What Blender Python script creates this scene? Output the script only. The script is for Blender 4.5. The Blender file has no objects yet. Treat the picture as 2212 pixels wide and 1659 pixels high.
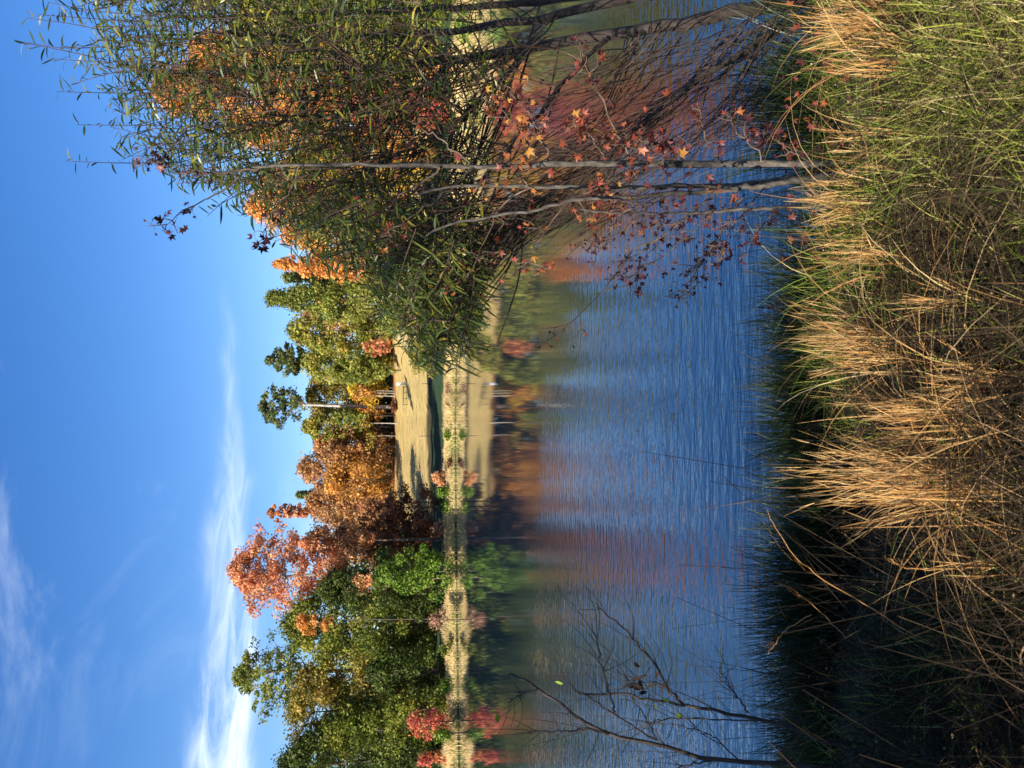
import bpy, math
import numpy as np
from mathutils import Vector, Matrix
R0 = np.random.default_rng(7)
C = bpy.context.scene.collection
H = 2.4; TH = math.radians(5.94); F = 1720.0
ct, st_ = math.cos(TH), math.sin(TH)

def W(dx, dy, D):
    """viewing direction of a spot in the photograph, taken out to world depth D (metres along +Y)"""
    u = (1106 - dx) / F; v = (829.5 - dy) / F
    d = np.array([v, ct + u * st_, -st_ + u * ct])
    p = d * (D / d[1]); p[2] += H
    return p

# ------------------------------------------------------------------ terrain
_t = np.array([-9, -1.5, -1.0, -.6, -.482, -.2, -.04, .02, .06, .12, .2, .35, .48, .8, 1.5, 9])
_r = np.array([16, 30, 46, 68, 71, 72.5, 74, 70, 64, 57, 51, 43.5, 41, 37, 24, 12.])
_ph = np.arctan(_t)
def wob(x, y, s, seed=0):
    return (np.sin(x * s + 1.3 * seed) * np.cos(y * s * 1.13 + 2.1 * seed) + .5 * np.sin(x * s * 2.3 + y * s * 1.7 + seed) + .3 * np.cos(y * s * 4.1 - x * s * 3.3 + seed * 3)) / 1.8
def ynear(x):
    return 4.55 + .18 * np.sin(x * 1.7) + .1 * np.sin(x * 4.3 + 1) + .02 * x * x * (np.abs(x) < 8) - .12 * x
_eP = [-30, -6, 0, .8, 2.2, 5, 9, 25, 28, 30, 44, 58, 90, 200, 700]
_zP = [-2.5, -1.2, -.02, .34, .5, .5, .62, 2.05, 2.2, 2.66, 5.2, 7.9, 11, 14, 30]
def efar(x, y):
    r = np.hypot(x, y); ph = np.arctan2(x, np.maximum(y, 1e-3))
    rs = np.interp(ph, _ph, _r) + .35 * np.sin(ph * 60) + .2 * np.sin(ph * 141 + 1)
    return r - rs
def tz(x, y):
    x = np.asarray(x, float); y = np.asarray(y, float)
    e = efar(x, y)
    zf = np.interp(e, _eP, _zP) + np.where(e > 6, .12, .03) * wob(x, y, .11, 1) * np.clip(e, 0, 1)
    n = ynear(x) - y
    zn = np.interp(n, [-4, -.4, 0, .35, .9, 1.7, 4, 30], [-2, -.12, -.01, .16, .42, .74, .8, 1.6]) + .035 * wob(x, y, 2.1, 2) + .03 * wob(x, y, .7, 5)
    return np.where(n > -4, np.maximum(zn, np.minimum(zf, 2)), zf) if True else zf
def gz(x, y): return float(tz(x, y))

# ------------------------------------------------------------------ mesh helpers
def build(name, V, Q, mat, parent=None, tint=None, smooth=False, col=None):
    me = bpy.data.meshes.new(name)
    V = np.ascontiguousarray(V, np.float32).reshape(-1, 3); Q = np.ascontiguousarray(Q, np.int32).reshape(-1, 4)
    me.vertices.add(len(V)); me.vertices.foreach_set('co', V.ravel())
    me.loops.add(Q.size); me.loops.foreach_set('vertex_index', Q.ravel())
    me.polygons.add(len(Q)); me.polygons.foreach_set('loop_start', np.arange(0, Q.size, 4, dtype=np.int32))
    try: me.polygons.foreach_set('loop_total', np.full(len(Q), 4, np.int32))
    except Exception: pass
    if smooth: me.polygons.foreach_set('use_smooth', np.ones(len(Q), bool))
    if tint is not None:
        a = me.attributes.new('tint', 'FLOAT', 'POINT'); a.data.foreach_set('value', np.ascontiguousarray(tint, np.float32))
    if col is not None:
        a = me.attributes.new('colr', 'FLOAT_COLOR', 'POINT'); a.data.foreach_set('color', np.ascontiguousarray(col, np.float32).ravel())
    me.update(calc_edges=True)
    me.materials.append(mat)
    o = bpy.data.objects.new(name, me); C.objects.link(o)
    if parent: o.parent = parent
    return o
class Acc:
    def __init__(s): s.V = []; s.Q = []; s.T = []; s.n = 0
    def add(s, V, Q, T=None):
        V = V.reshape(-1, 3); s.V.append(V); s.Q.append(Q.reshape(-1, 4) + s.n); s.n += len(V)
        s.T.append(np.full(len(V), .5) if T is None else np.broadcast_to(T, (len(V),)) if np.ndim(T) == 0 else np.asarray(T).ravel())
    def done(s, name, mat, parent=None, smooth=False, origin=(0, 0, 0)):
        V = np.concatenate(s.V) - np.asarray(origin)
        return build(name, V, np.concatenate(s.Q), mat, parent, np.concatenate(s.T), smooth)
def nrm(a): return a / np.maximum(np.linalg.norm(a, axis=-1, keepdims=True), 1e-9)
def ribbons(acc, P, Wd, S, T=None):
    """P (N,K,3) centre lines, Wd (N,K) half widths, S (N,3) or (N,K,3) side direction"""
    N, K, _ = P.shape
    if S.ndim == 2: S = np.repeat(S[:, None], K, 1)
    V = np.stack([P - S * Wd[..., None], P + S * Wd[..., None]], 2)
    i = np.arange(N)[:, None] * (2 * K) + np.arange(K - 1)[None] * 2
    Q = np.stack([i, i + 1, i + 3, i + 2], -1)
    acc.add(V, Q, None if T is None else np.repeat(T, 2 * K))
def tubes(acc, P, Rr, sides=5, T=None):
    """P (N,K,3), Rr (N,K)"""
    P = np.asarray(P, float); Rr = np.asarray(Rr, float)
    if P.ndim == 2: P = P[None]; Rr = Rr[None]
    N, K, _ = P.shape
    d = nrm(np.gradient(P, axis=1))
    ref = np.where(np.abs(d[..., 2:3]) > .8, np.array([1., 0, 0]), np.array([0, 0, 1.])) * 1.0
    ref = np.repeat(ref[:, :1], K, 1)
    a = nrm(np.cross(d, ref)); b = np.cross(d, a)
    th = np.arange(sides) * 2 * math.pi / sides
    V = P[:, :, None] + Rr[:, :, None, None] * (a[:, :, None] * np.cos(th)[:, None] + b[:, :, None] * np.sin(th)[:, None])
    i = np.arange(N)[:, None, None] * K * sides + np.arange(K - 1)[None, :, None] * sides
    j = np.arange(sides)[None, None]; j2 = (j + 1) % sides
    Q = np.stack([i + j, i + j2, i + sides + j2, i + sides + j], -1)
    acc.add(V, Q, None if T is None else np.repeat(np.asarray(T, float), K * sides))
def smooth_path(pts, k, rng=None, jit=0.):
    pts = np.asarray(pts, float); n = len(pts)
    if n > 2:
        t = np.linspace(0, n - 1, k); i = np.clip(t.astype(int), 0, n - 2); f = (t - i)[:, None]
        p0 = pts[np.maximum(i - 1, 0)]; p1 = pts[i]; p2 = pts[i + 1]; p3 = pts[np.minimum(i + 2, n - 1)]
        o = .5 * (2 * p1 + (p2 - p0) * f + (2 * p0 - 5 * p1 + 4 * p2 - p3) * f ** 2 + (3 * p1 - p0 - 3 * p2 + p3) * f ** 3)
    else:
        t = np.linspace(0, 1, k)[:, None]; o = pts[0] * (1 - t) + pts[-1] * t
    if rng is not None and jit: o[1:-1] += rng.normal(0, jit, (k - 2, 3))
    return o

# ------------------------------------------------------------------ materials
def mat_new(name):
    m = bpy.data.materials.new(name); m.use_nodes = True; m.node_tree.nodes.clear(); return m, m.node_tree.nodes, m.node_tree.links
def ramp(n, cols, pos=None):
    r = n.new('ShaderNodeValToRGB'); e = r.color_ramp.elements
    k = len(cols); pos = pos or [i / max(1, k - 1) for i in range(k)]
    while len(e) < k: e.new(.5)
    for i in range(k): e[i].position = pos[i]; e[i].color = (*cols[i], 1)
    return r
def leaf_mat(name, cols, transl=.35, rough=.55, spec=.3, nscale=0, pos=None):
    m, n, l = mat_new(name)
    at = n.new('ShaderNodeAttribute'); at.attribute_name = 'tint'
    r = ramp(n, cols, pos); l.new(at.outputs['Fac'], r.inputs[0])
    col = r.outputs[0]
    if nscale:
        g = n.new('ShaderNodeNewGeometry'); nz = n.new('ShaderNodeTexNoise'); nz.inputs['Scale'].default_value = nscale; nz.inputs['Detail'].default_value = 3
        l.new(g.outputs['Position'], nz.inputs['Vector'])
        hs = n.new('ShaderNodeHueSaturation'); mr = n.new('ShaderNodeMapRange'); mr.inputs[1].default_value = .3; mr.inputs[2].default_value = .7; mr.inputs[3].default_value = .65; mr.inputs[4].default_value = 1.35
        l.new(nz.outputs['Fac'], mr.inputs[0]); l.new(mr.outputs[0], hs.inputs['Value']); l.new(col, hs.inputs['Color']); col = hs.outputs[0]
    p = n.new('ShaderNodeBsdfPrincipled'); p.inputs['Roughness'].default_value = rough; p.inputs['Specular IOR Level'].default_value = spec
    l.new(col, p.inputs['Base Color'])
    t = n.new('ShaderNodeBsdfTranslucent'); l.new(col, t.inputs['Color'])
    mx = n.new('ShaderNodeMixShader'); mx.inputs[0].default_value = transl
    l.new(p.outputs[0], mx.inputs[1]); l.new(t.outputs[0], mx.inputs[2])
    o = n.new('ShaderNodeOutputMaterial'); l.new(mx.outputs[0], o.inputs[0])
    return m
def bark_mat(name, c1, c2, scale=12, stretch=.25, bump=.5):
    m, n, l = mat_new(name)
    g = n.new('ShaderNodeNewGeometry'); mp = n.new('ShaderNodeMapping'); mp.inputs['Scale'].default_value = (1, 1, stretch)
    nz = n.new('ShaderNodeTexNoise'); nz.inputs['Scale'].default_value = scale; nz.inputs['Detail'].default_value = 5
    l.new(g.outputs['Position'], mp.inputs[0]); l.new(mp.outputs[0], nz.inputs['Vector'])
    r = ramp(n, [c1, c2], [.35, .65]); l.new(nz.outputs['Fac'], r.inputs[0])
    p = n.new('ShaderNodeBsdfPrincipled'); p.inputs['Roughness'].default_value = .85; l.new(r.outputs[0], p.inputs['Base Color'])
    b = n.new('ShaderNodeBump'); b.inputs['Strength'].default_value = bump; b.inputs['Distance'].default_value = .02; l.new(nz.outputs['Fac'], b.inputs['Height']); l.new(b.outputs[0], p.inputs['Normal'])
    o = n.new('ShaderNodeOutputMaterial'); l.new(p.outputs[0], o.inputs[0])
    return m
def tag(o, label=None, cat=None, group=None, kind=None):
    if label: o['label'] = label
    if cat: o['category'] = cat
    if group: o['group'] = group
    if kind: o['kind'] = kind
    return o
def empty(name, loc, label, cat, group=None):
    o = bpy.data.objects.new(name, None); C.objects.link(o); o.location = loc; o.empty_display_size = .2
    return tag(o, label, cat, group)

# ------------------------------------------------------------------ ground
def make_ground():
    ys = np.concatenate([np.linspace(-60, -4, 12), np.linspace(-3.5, 0, 8), np.linspace(.1, 7, 90), 7 * np.exp(np.linspace(.01, math.log(900 / 7), 470))])
    q = np.linspace(-1, 1, 381); xs = np.sinh(q * 6.2) / np.sinh(6.2) * 600
    X, Y = np.meshgrid(xs, ys); Z = tz(X, Y); e = efar(X, Y)
    V = np.stack([X, Y, Z], -1)
    ny, nx = X.shape; i = (np.arange(ny - 1)[:, None] * nx + np.arange(nx - 1)[None])
    Q = np.stack([i, i + 1, i + nx + 1, i + nx], -1)
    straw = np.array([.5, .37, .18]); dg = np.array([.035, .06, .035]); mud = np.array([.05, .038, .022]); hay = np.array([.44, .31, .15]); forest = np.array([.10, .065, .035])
    def mixer(a, b, t): return a * (1 - t[..., None]) + b * t[..., None]
    def ss(e, a, b): t = np.clip((e - a) / (b - a), 0, 1); return t * t * (3 - 2 * t)
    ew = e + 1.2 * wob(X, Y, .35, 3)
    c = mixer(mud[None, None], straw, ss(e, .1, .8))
    c = mixer(c, dg, ss(ew, 5.5, 7)); c = mixer(c, np.array([.06, .05, .035]), ss(ew, 26, 27.5)); c = mixer(c, hay, ss(ew, 29.3, 30.3))  # dg: dark green grass behind the dam, tree shade partly put into the colour
    c = mixer(c, np.array([.45, .2, .1]), ss(e, 56.5, 57.5)); c = mixer(c, forest, ss(e, 58.5, 61))
    near = (ynear(X) - Y) > -3
    nc = mixer(mud[None, None] * .8, np.array([.08, .075, .03]), np.clip(wob(X, Y, 3, 4) * .5 + .5, 0, 1))
    c = np.where(near[..., None], nc, c)
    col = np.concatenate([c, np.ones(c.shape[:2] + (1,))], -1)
    m, n, l = mat_new('ground_soil')
    at = n.new('ShaderNodeAttribute'); at.attribute_name = 'colr'
    g = n.new('ShaderNodeNewGeometry'); mp = n.new('ShaderNodeMapping'); mp.inputs['Scale'].default_value = (.35, 1.3, 1.3)
    nz = n.new('ShaderNodeTexNoise'); nz.inputs['Scale'].default_value = 1.1; nz.inputs['Detail'].default_value = 10; nz.inputs['Roughness'].default_value = .8
    l.new(g.outputs['Position'], mp.inputs[0]); l.new(mp.outputs[0], nz.inputs['Vector'])
    r = ramp(n, [(.45, .5, .42), (.85, .95, .72), (1.2, 1.08, 1.1)], [.38, .5, .62]); l.new(nz.outputs['Fac'], r.inputs[0])
    mx = n.new('ShaderNodeMix'); mx.data_type = 'RGBA'; mx.blend_type = 'MULTIPLY'; mx.inputs[0].default_value = 1
    l.new(at.outputs['Color'], mx.inputs[6]); l.new(r.outputs[0], mx.inputs[7])
    p = n.new('ShaderNodeBsdfPrincipled'); p.inputs['Roughness'].default_value = .95; p.inputs['Specular IOR Level'].default_value = .1; l.new(mx.outputs[2], p.inputs['Base Color'])
    nz2 = n.new('ShaderNodeTexNoise'); nz2.inputs['Scale'].default_value = 3; nz2.inputs['Detail'].default_value = 6; l.new(g.outputs['Position'], nz2.inputs['Vector'])
    b = n.new('ShaderNodeBump'); b.inputs['Strength'].default_value = .6; b.inputs['Distance'].default_value = .12; l.new(nz2.outputs['Fac'], b.inputs['Height']); l.new(b.outputs[0], p.inputs['Normal'])
    o = n.new('ShaderNodeOutputMaterial'); l.new(p.outputs[0], o.inputs[0])
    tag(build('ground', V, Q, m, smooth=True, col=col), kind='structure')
make_ground()

# ------------------------------------------------------------------ water
def make_water():
    V = np.array([[-140, 3.0, 0], [140, 3.0, 0], [140, 92, 0], [-140, 92, 0]])
    m, n, l = mat_new('pond_surface')
    g = n.new('ShaderNodeNewGeometry')
    sep = n.new('ShaderNodeSeparateXYZ'); l.new(g.outputs['Position'], sep.inputs[0])
    def noise(sx, sy, sc, det, rot=0.):
        mp = n.new('ShaderNodeMapping'); mp.inputs['Scale'].default_value = (sx, sy, 1); mp.inputs['Rotation'].default_value = (0, 0, rot)
        nz = n.new('ShaderNodeTexNoise'); nz.inputs['Scale'].default_value = sc; nz.inputs['Detail'].default_value = det
        l.new(g.outputs['Position'], mp.inputs[0]); l.new(mp.outputs[0], nz.inputs['Vector']); return nz.outputs['Fac']
    def math_(op, a, b=None, c=None):
        k = n.new('ShaderNodeMath'); k.operation = op
        for i, v in enumerate((a, b, c)):
            if v is None: continue
            if isinstance(v, (int, float)): k.inputs[i].default_value = v
            else: l.new(v, k.inputs[i])
        return k.outputs[0]
    # ripples: crests run across the pond, calm water further out
    h1 = noise(.9, 2.8, 2.6, 2, .06); h2 = noise(1.2, 3.4, 6.5, 2, -.12)
    hh = math_('MULTIPLY_ADD', h1, .75, math_('MULTIPLY', h2, .22))
    patch = noise(.5, 1.0, .13, 4)
    yy = math_('ADD', math_('MULTIPLY_ADD', sep.outputs['X'], .75, sep.outputs['Y']), math_('MULTIPLY', math_('SUBTRACT', patch, .5), 16.))
    mr = n.new('ShaderNodeMapRange'); mr.interpolation_type = 'SMOOTHSTEP'
    mr.inputs[1].default_value = 9; mr.inputs[2].default_value = 19; mr.inputs[3].default_value = 1.0; mr.inputs[4].default_value = .035
    l.new(yy, mr.inputs[0])
    b = n.new('ShaderNodeBump'); b.inputs['Distance'].default_value = .0165
    l.new(hh, b.inputs['Height']); l.new(mr.outputs[0], b.inputs['Strength'])
    p = n.new('ShaderNodeBsdfPrincipled'); p.inputs['Base Color'].default_value = (.008, .020, .034, 1); p.inputs['Roughness'].default_value = .025
    p.inputs['IOR'].default_value = 2.7
    l.new(b.outputs[0], p.inputs['Normal'])
    o = n.new('ShaderNodeOutputMaterial'); l.new(p.outputs[0], o.inputs[0])
    tag(build('water', V, np.array([[0, 1, 2, 3]]), m), kind='structure')
make_water()

# ------------------------------------------------------------------ far trees
bark_brown = bark_mat('bark_brown', (.05, .035, .025), (.14, .10, .075), 4)
bark_pale = bark_mat('bark_pale', (.20, .17, .15), (.45, .41, .37), 3, .8)
bark_grey = bark_mat('bark_grey', (.13, .11, .095), (.28, .25, .22), 4)
PAL = dict(
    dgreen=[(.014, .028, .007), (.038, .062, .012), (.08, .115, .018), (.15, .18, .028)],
    green=[(.035, .06, .01), (.11, .145, .018), (.21, .24, .03), (.34, .29, .045)],
    bgreen=[(.05, .10, .01), (.10, .19, .015), (.17, .27, .025), (.24, .32, .04)],
    olive=[(.09, .085, .018), (.20, .18, .03), (.33, .26, .05), (.48, .27, .06)],
    yolive=[(.10, .12, .02), (.22, .24, .04), (.34, .33, .06), (.48, .30, .06)],
    redor=[(.42, .13, .07), (.60, .22, .10), (.70, .32, .15), (.75, .42, .22)],
    russet=[(.06, .028, .018), (.15, .06, .03), (.26, .10, .045), (.42, .17, .08)],
    rust=[(.24, .11, .045), (.44, .21, .08), (.58, .31, .12), (.64, .42, .18)],
    gold=[(.30, .14, .03), (.50, .24, .05), (.64, .33, .08), (.70, .42, .12)],
    yellow=[(.30, .20, .02), (.52, .36, .03), (.65, .46, .04), (.62, .24, .04)],
    orange=[(.42, .14, .03), (.60, .24, .05), (.70, .33, .08), (.75, .42, .16)],
    red=[(.32, .05, .06), (.52, .10, .08), (.66, .20, .10), (.70, .34, .14)],
    salmon=[(.36, .16, .07), (.56, .26, .11), (.66, .34, .15), (.70, .44, .2)],
    pine=[(.035, .06, .018), (.08, .12, .035), (.14, .18, .05), (.26, .22, .06)],
    ypine=[(.06, .09, .018), (.16, .20, .035), (.25, .28, .05), (.35, .32, .07)],
    pink=[(.26, .12, .09), (.38, .2, .14), (.45, .27, .17), (.5, .38, .2)],
)
LM = {k: leaf_mat('leaves_' + k, v, .3, nscale=.35) for k, v in PAL.items()}

def leafquads(rng, ctr, out, size, acc, T, spread=.9):
    N = len(ctr)
    nn = nrm(out + rng.normal(0, spread, (N, 3)))
    a = nrm(np.cross(nn, rng.normal(0, 1, (N, 3)))); b = np.cross(nn, a)
    s = size * rng.uniform(.55, 1.35, (N, 1))
    c = ctr
    V = np.stack([c - a * s, c - b * s * .55 + a * s * rng.uniform(-.3, .3, (N, 1)), c + a * s * rng.uniform(.7, 1.1, (N, 1)) + nn * s * .2, c + b * s * .6], 1)
    acc.add(V, np.arange(N * 4).reshape(N, 4), np.repeat(T, 4))

def prof(shape, s):
    if shape == 'oval': return (1 - np.abs(2 * s - 1) ** 2.3) ** .55
    if shape == 'broad': return np.clip((1 - s) * 2.2, 0, 1) ** .5 * np.clip(s * 5 + .45, 0, 1)
    if shape == 'cone': return (1 - s) ** .75 * np.clip(s * 6 + .35, 0, 1) + .03
    if shape == 'pine': return np.clip((1 - np.abs(2 * s - .9) ** 2.2), .08, 1) ** .6
    return 1 - .3 * s

def tree(name, label, cat, dyc, wdy, dxt, dxb, D, pal, shape='oval', dens=1., bark=None, group=None, seed=None, leaf=None, base=None, trunk_r=None, clumpf=1., limbs=True, stems=1, mixpal=None):
    """a far tree: crown between photo rows dxt (top) and dxb (bottom), centred at dyc"""
    rng = np.random.default_rng(seed if seed is not None else int(dyc * 7 + dxt * 3 + D))
    top = W(dxt, dyc, D); bot = W(dxb, dyc, D); x = W((dxt + dxb) / 2, dyc, D)[0]
    g = gz(x, D) if base is None else base
    zt, zb = top[2], max(bot[2], g - .3)
    rx = wdy / 2 / F * D; ch = zt - zb
    cr = max(.5, min(rx, ch / 2) * .30) * clumpf
    # enough clumps to fill the crown
    ncl = int(np.clip(3.2 * (rx / cr) ** 1.5 * (ch / cr / 2) ** .9 * dens, 10, 210))
    lf = leaf or np.clip(D / 796. * 1.5, .09, .26)
    per = int(np.clip(2.8 * (cr / lf) ** 2, 40, 340))
    s = rng.uniform(0, 1, ncl) ** .9; s[:max(2, ncl // 12)] = rng.uniform(.9, 1, max(2, ncl // 12))
    th = rng.uniform(0, 2 * math.pi, ncl)
    lump = 1 + .16 * np.sin(th * 2 + s * 7 + rng.uniform(0, 6)) + .12 * np.sin(th * 5 + s * 13)
    rad = np.maximum(prof(shape, s) * lump * rx - cr * .55, 0) * rng.uniform(.05, 1, ncl) ** .4
    cc = np.stack([np.cos(th) * rad, np.sin(th) * rad * .9, zb + ch * (s * .96) - g - cr * .3 * (s > .9)], 1)
    acc = Acc()
    crs = cr * rng.uniform(.6, 1.35, ncl)
    idx = np.repeat(np.arange(ncl), per)
    d = nrm(rng.normal(0, 1, (ncl * per, 3)))
    rr = rng.uniform(.15, 1, (ncl * per, 1)) ** .5 * (1 + .25 * rng.normal(0, 1, (ncl * per, 1)) * (rng.uniform(0, 1, (ncl * per, 1)) < .35))
    P = cc[idx] + d * rr * crs[idx][:, None] * np.array([1, 1, .62 if 'pine' in shape else .8])
    tt = np.clip(rng.uniform(.15, .85, ncl)[idx] + rng.normal(0, .16, len(idx)), 0, 1)
    keep = P[:, 2] > .05
    leafquads(rng, P[keep], d[keep], lf, acc, tt[keep])
    root = empty(name, (x, D, g), label, cat, group)
    acc.done('crown', LM[pal], root)
    # trunk and limbs
    tr = trunk_r or max(.06, (zt - g) * .011)
    ta = Acc(); tips = []
    for k in range(stems):
        off = rng.normal(0, .02 * (zt - g), 2) * (1 if stems == 1 else 3)
        pts = [[0 + k * .1, 0, -.3], [off[0] * .3, off[1] * .3, (zt - g) * .35], [off[0] * .7, off[1], (zt - g) * .68], [off[0], off[1], (zt - g) * .93]]
        tp = smooth_path(pts, 12); tubes(ta, tp, np.linspace(tr, tr * .22, 12), 7)
        tips.append(tp)
    if limbs:
        pick = rng.permutation(ncl)[:min(34, ncl)]
        L = []; RR = []
        for i in pick:
            tp = tips[rng.integers(stems)]
            zz = cc[i, 2] - rad[i] * rng.uniform(.25, .7) - .2
            j = int(np.clip(zz / (zt - g) / .93 * 11, 1, 10)); a0 = tp[j]
            mid = (a0 + cc[i]) / 2 + np.array([0, 0, -.06 * rad[i]]) + rng.normal(0, .12, 3)
            L.append(smooth_path([a0, mid, cc[i]], 6)); RR.append(np.linspace(tr * .34, tr * .07, 6))
        tubes(ta, np.array(L), np.array(RR), 5)
    ta.done('trunk', bark or bark_brown, root, True)
    return root

T = tree
# --- left shore
T('broadleaf_tree', 'dark green tree at the far end of the left shore, with shadowy lower crown', 'tree', 1640, 190, 588, 965, 74, 'dgreen')
T('broadleaf_tree', 'mid green bushy tree on the left shore beside the dark green end tree', 'tree', 1575, 150, 690, 960, 73, 'green')
T('broadleaf_tree', 'olive and tan autumn tree under the tall open pine on the left shore', 'tree', 1535, 190, 612, 800, 77, 'olive')
T('pine_tree', 'tallest pine on the left shore, open round crown with sky showing through its branches', 'pine tree', 1460, 165, 500, 650, 78, 'ypine', 'pine', dens=.62, clumpf=.62, seed=77, trunk_r=.3, bark=bark_grey)
T('broadleaf_tree', 'olive green tree below the tall open pine with tan patches in its crown', 'tree', 1460, 170, 640, 900, 76, 'olive')
T('broadleaf_tree', 'big dark green tree standing beside the tall red-orange tree', 'tree', 1345, 180, 600, 960, 75, 'green', seed=5)
T('broadleaf_tree', 'dark evergreen tree in front of the tall red-orange tree, reaching down to the shore', 'tree', 1270, 150, 680, 960, 72.5, 'dgreen')
T('broadleaf_tree', 'dark green low tree on the left shore below the olive trees', 'tree', 1450, 150, 790, 972, 72.5, 'dgreen')
T('broadleaf_tree', 'light green small tree at the waterline below the olive autumn tree', 'tree', 1530, 90, 830, 970, 70, 'green')
T('maple_tree', 'small orange leaved tree growing through the top of the big dark green tree', 'tree', 1345, 62, 640, 712, 71.5, 'orange', dens=.6, trunk_r=.05)
T('sweetgum_tree', 'tall red-orange tree rising above the dark greens, thin crown against the white cloud', 'tree', 1232, 195, 488, 750, 79, 'redor', 'oval', dens=.85, clumpf=.62, bark=bark_grey, seed=11)
T('sweetgum_tree', 'slender reddish tree with sparse top just beside the tall red-orange tree', 'tree', 1106, 38, 575, 665, 100, 'redor', 'oval', dens=.4, clumpf=.6, trunk_r=.06)
T('broadleaf_tree', 'red and pink leaved tree below the tall red-orange tree', 'tree', 1170, 95, 650, 800, 80, 'salmon', dens=.9)
T('cedar_bush', 'bright green rounded tree at the waterline below the red trees', 'tree', 1235, 118, 815, 972, 69.5, 'bgreen', 'broad')
T('maple_tree', 'small salmon orange tree in the dark gap above the bright green rounded tree', 'tree', 1253, 46, 760, 812, 71, 'salmon')
T('maple_tree', 'dark russet tree at the left end of the sunny meadow', 'tree', 1150, 110, 715, 955, 84, 'russet', trunk_r=.08)
T('maple_tree', 'dark red-brown tree overhanging the left end of the meadow', 'tree', 1085, 90, 830, 945, 86, 'russet', dens=.7, trunk_r=.08)
T('maple_tree', 'bright coral patch of a small maple among the dark russet trees', 'tree', 1165, 44, 757, 812, 80, 'redor')
T('maple_tree', 'small orange maple at the meadow edge above the dark red-brown tree', 'tree', 1098, 52, 775, 840, 92, 'salmon')
T('maple_shrub', 'pink and red shrub by the water at the left end of the dam', 'shrub', 1560, 78, 880, 968, 66.5, 'red', dens=.7)
T('maple_shrub', 'small red shrub at the far end of the left shore', 'shrub', 1642, 40, 905, 962, 66, 'red')
T('shrub', 'small pinkish shrub at the waterline right under the big dark green tree', 'shrub', 1340, 52, 932, 968, 69, 'pink', 'broad', dens=.5, leaf=.1)
T('shrub', 'round yellow-green shrub tucked under the red shrub by the water', 'shrub', 1585, 30, 935, 975, 65, 'bgreen')
# --- behind the meadow
T('pine_tree', 'dark green pine top showing behind the rusty woods', 'pine tree', 1068, 44, 637, 760, 148, 'pine', 'cone')
T('broadleaf_tree', 'brown-tan hardwood behind the golden orange tree', 'tree', 1010, 120, 640, 845, 142, 'rust')
T('broadleaf_tree', 'brown hardwood beside the slender reddish tree behind the meadow', 'tree', 1085, 120, 655, 850, 143, 'rust', seed=3)
T('broadleaf_tree', 'pale brown hardwood right above the golden orange oak', 'tree', 985, 110, 690, 850, 134, 'rust', 'broad', dens=1.1, seed=41)
T('broadleaf_tree', 'peach and brown tree between the golden oak and the coral maple', 'tree', 1110, 90, 700, 860, 120, 'rust', 'broad', dens=1.1, seed=42)
T('oak_tree', 'large golden orange oak at the back edge of the meadow', 'oak tree', 1035, 128, 700, 850, 131, 'gold', seed=4)
T('broadleaf_tree', 'rust coloured tree to the right of the golden orange oak', 'tree', 955, 100, 672, 850, 138, 'rust', seed=9)
T('broadleaf_tree', 'olive green tree between the rusty woods and the tall pale-trunked pine', 'tree', 922, 70, 650, 800, 136, 'yolive', seed=6)
T('pine_tree', 'tall pine with a pale sunlit trunk standing at the back edge of the meadow', 'pine tree', 880, 98, 556, 655, 133, 'pine', 'pine', dens=.62, clumpf=.75, trunk_r=.36, bark=bark_pale, seed=2)
T('pine_tree', 'tall dark green pine rising just right of the pale-trunked pine', 'pine tree', 778, 74, 570, 665, 138, 'pine', 'pine', dens=.75, clumpf=.8, seed=8, bark=bark_grey)
T('broadleaf_tree', 'dark olive tree crossed by the pale trunk of the tall pine', 'tree', 860, 80, 655, 770, 139, 'olive', seed=12)
T('pine_tree', 'green lower pine growing in front of the pale trunk', 'pine tree', 898, 34, 715, 790, 131.5, 'ypine', dens=.8)
T('maple_tree', 'bright yellow and orange maple right beside the pale pine trunk', 'tree', 838, 72, 752, 838, 132, 'yellow', seed=4)
T('maple_tree', 'dull golden maple just left of the pale pine trunk', 'tree', 893, 44, 752, 835, 137, 'gold', seed=4)
T('broadleaf_tree', 'yellow-green tree with orange flecks at the right end of the meadow', 'tree', 785, 120, 650, 845, 128, 'yolive', seed=14)
T('pine_tree', 'yellow-green pine in the thick woods left of the leaning red-orange shrub', 'pine tree', 800, 60, 705, 845, 122, 'ypine', seed=3)
T('broadleaf_tree', 'olive tree with a ragged top between the two right-hand pines', 'tree', 715, 120, 615, 850, 118, 'yolive', seed=15)
T('pine_tree', 'big dense green pine next to the orange cone-shaped tree', 'pine tree', 645, 130, 570, 800, 108, 'ypine', 'cone', dens=1.3, clumpf=.8, seed=16)
T('pine_tree', 'dark green pine partly hidden behind the orange cone-shaped tree', 'pine tree', 600, 70, 605, 800, 112, 'pine', 'cone', seed=2)
T('maple_shrub', 'fiery red-orange shrub at the right end of the meadow under the green pines', 'shrub', 748, 44, 785, 842, 101, 'redor', 'oval', dens=.8)
T('sweetgum_tree', 'orange cone-shaped tree with a pointed pinkish tip, left of the willow', 'tree', 572, 105, 580, 830, 95, 'orange', 'cone', dens=1.3, clumpf=.6, seed=17)
T('willow_tree', 'pale yellow-green tree behind the drooping tip of the near willow', 'tree', 640, 190, 765, 990, 70, 'yolive', 'broad', seed=19)
T('broadleaf_tree', 'grey-green tree between the orange cone-shaped tree and the shore', 'tree', 555, 110, 790, 985, 66, 'yolive', seed=21)
T('shrub', 'light yellow-green bush on the dam at the right end of the meadow', 'shrub', 765, 105, 885, 962, 74, 'yolive', dens=1.1, seed=2, leaf=.12)
T('sweetgum_tree', 'orange-pink tree seen through the left side of the willow', 'tree', 450, 150, 520, 880, 75, 'orange', dens=1.1, seed=22)
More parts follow.
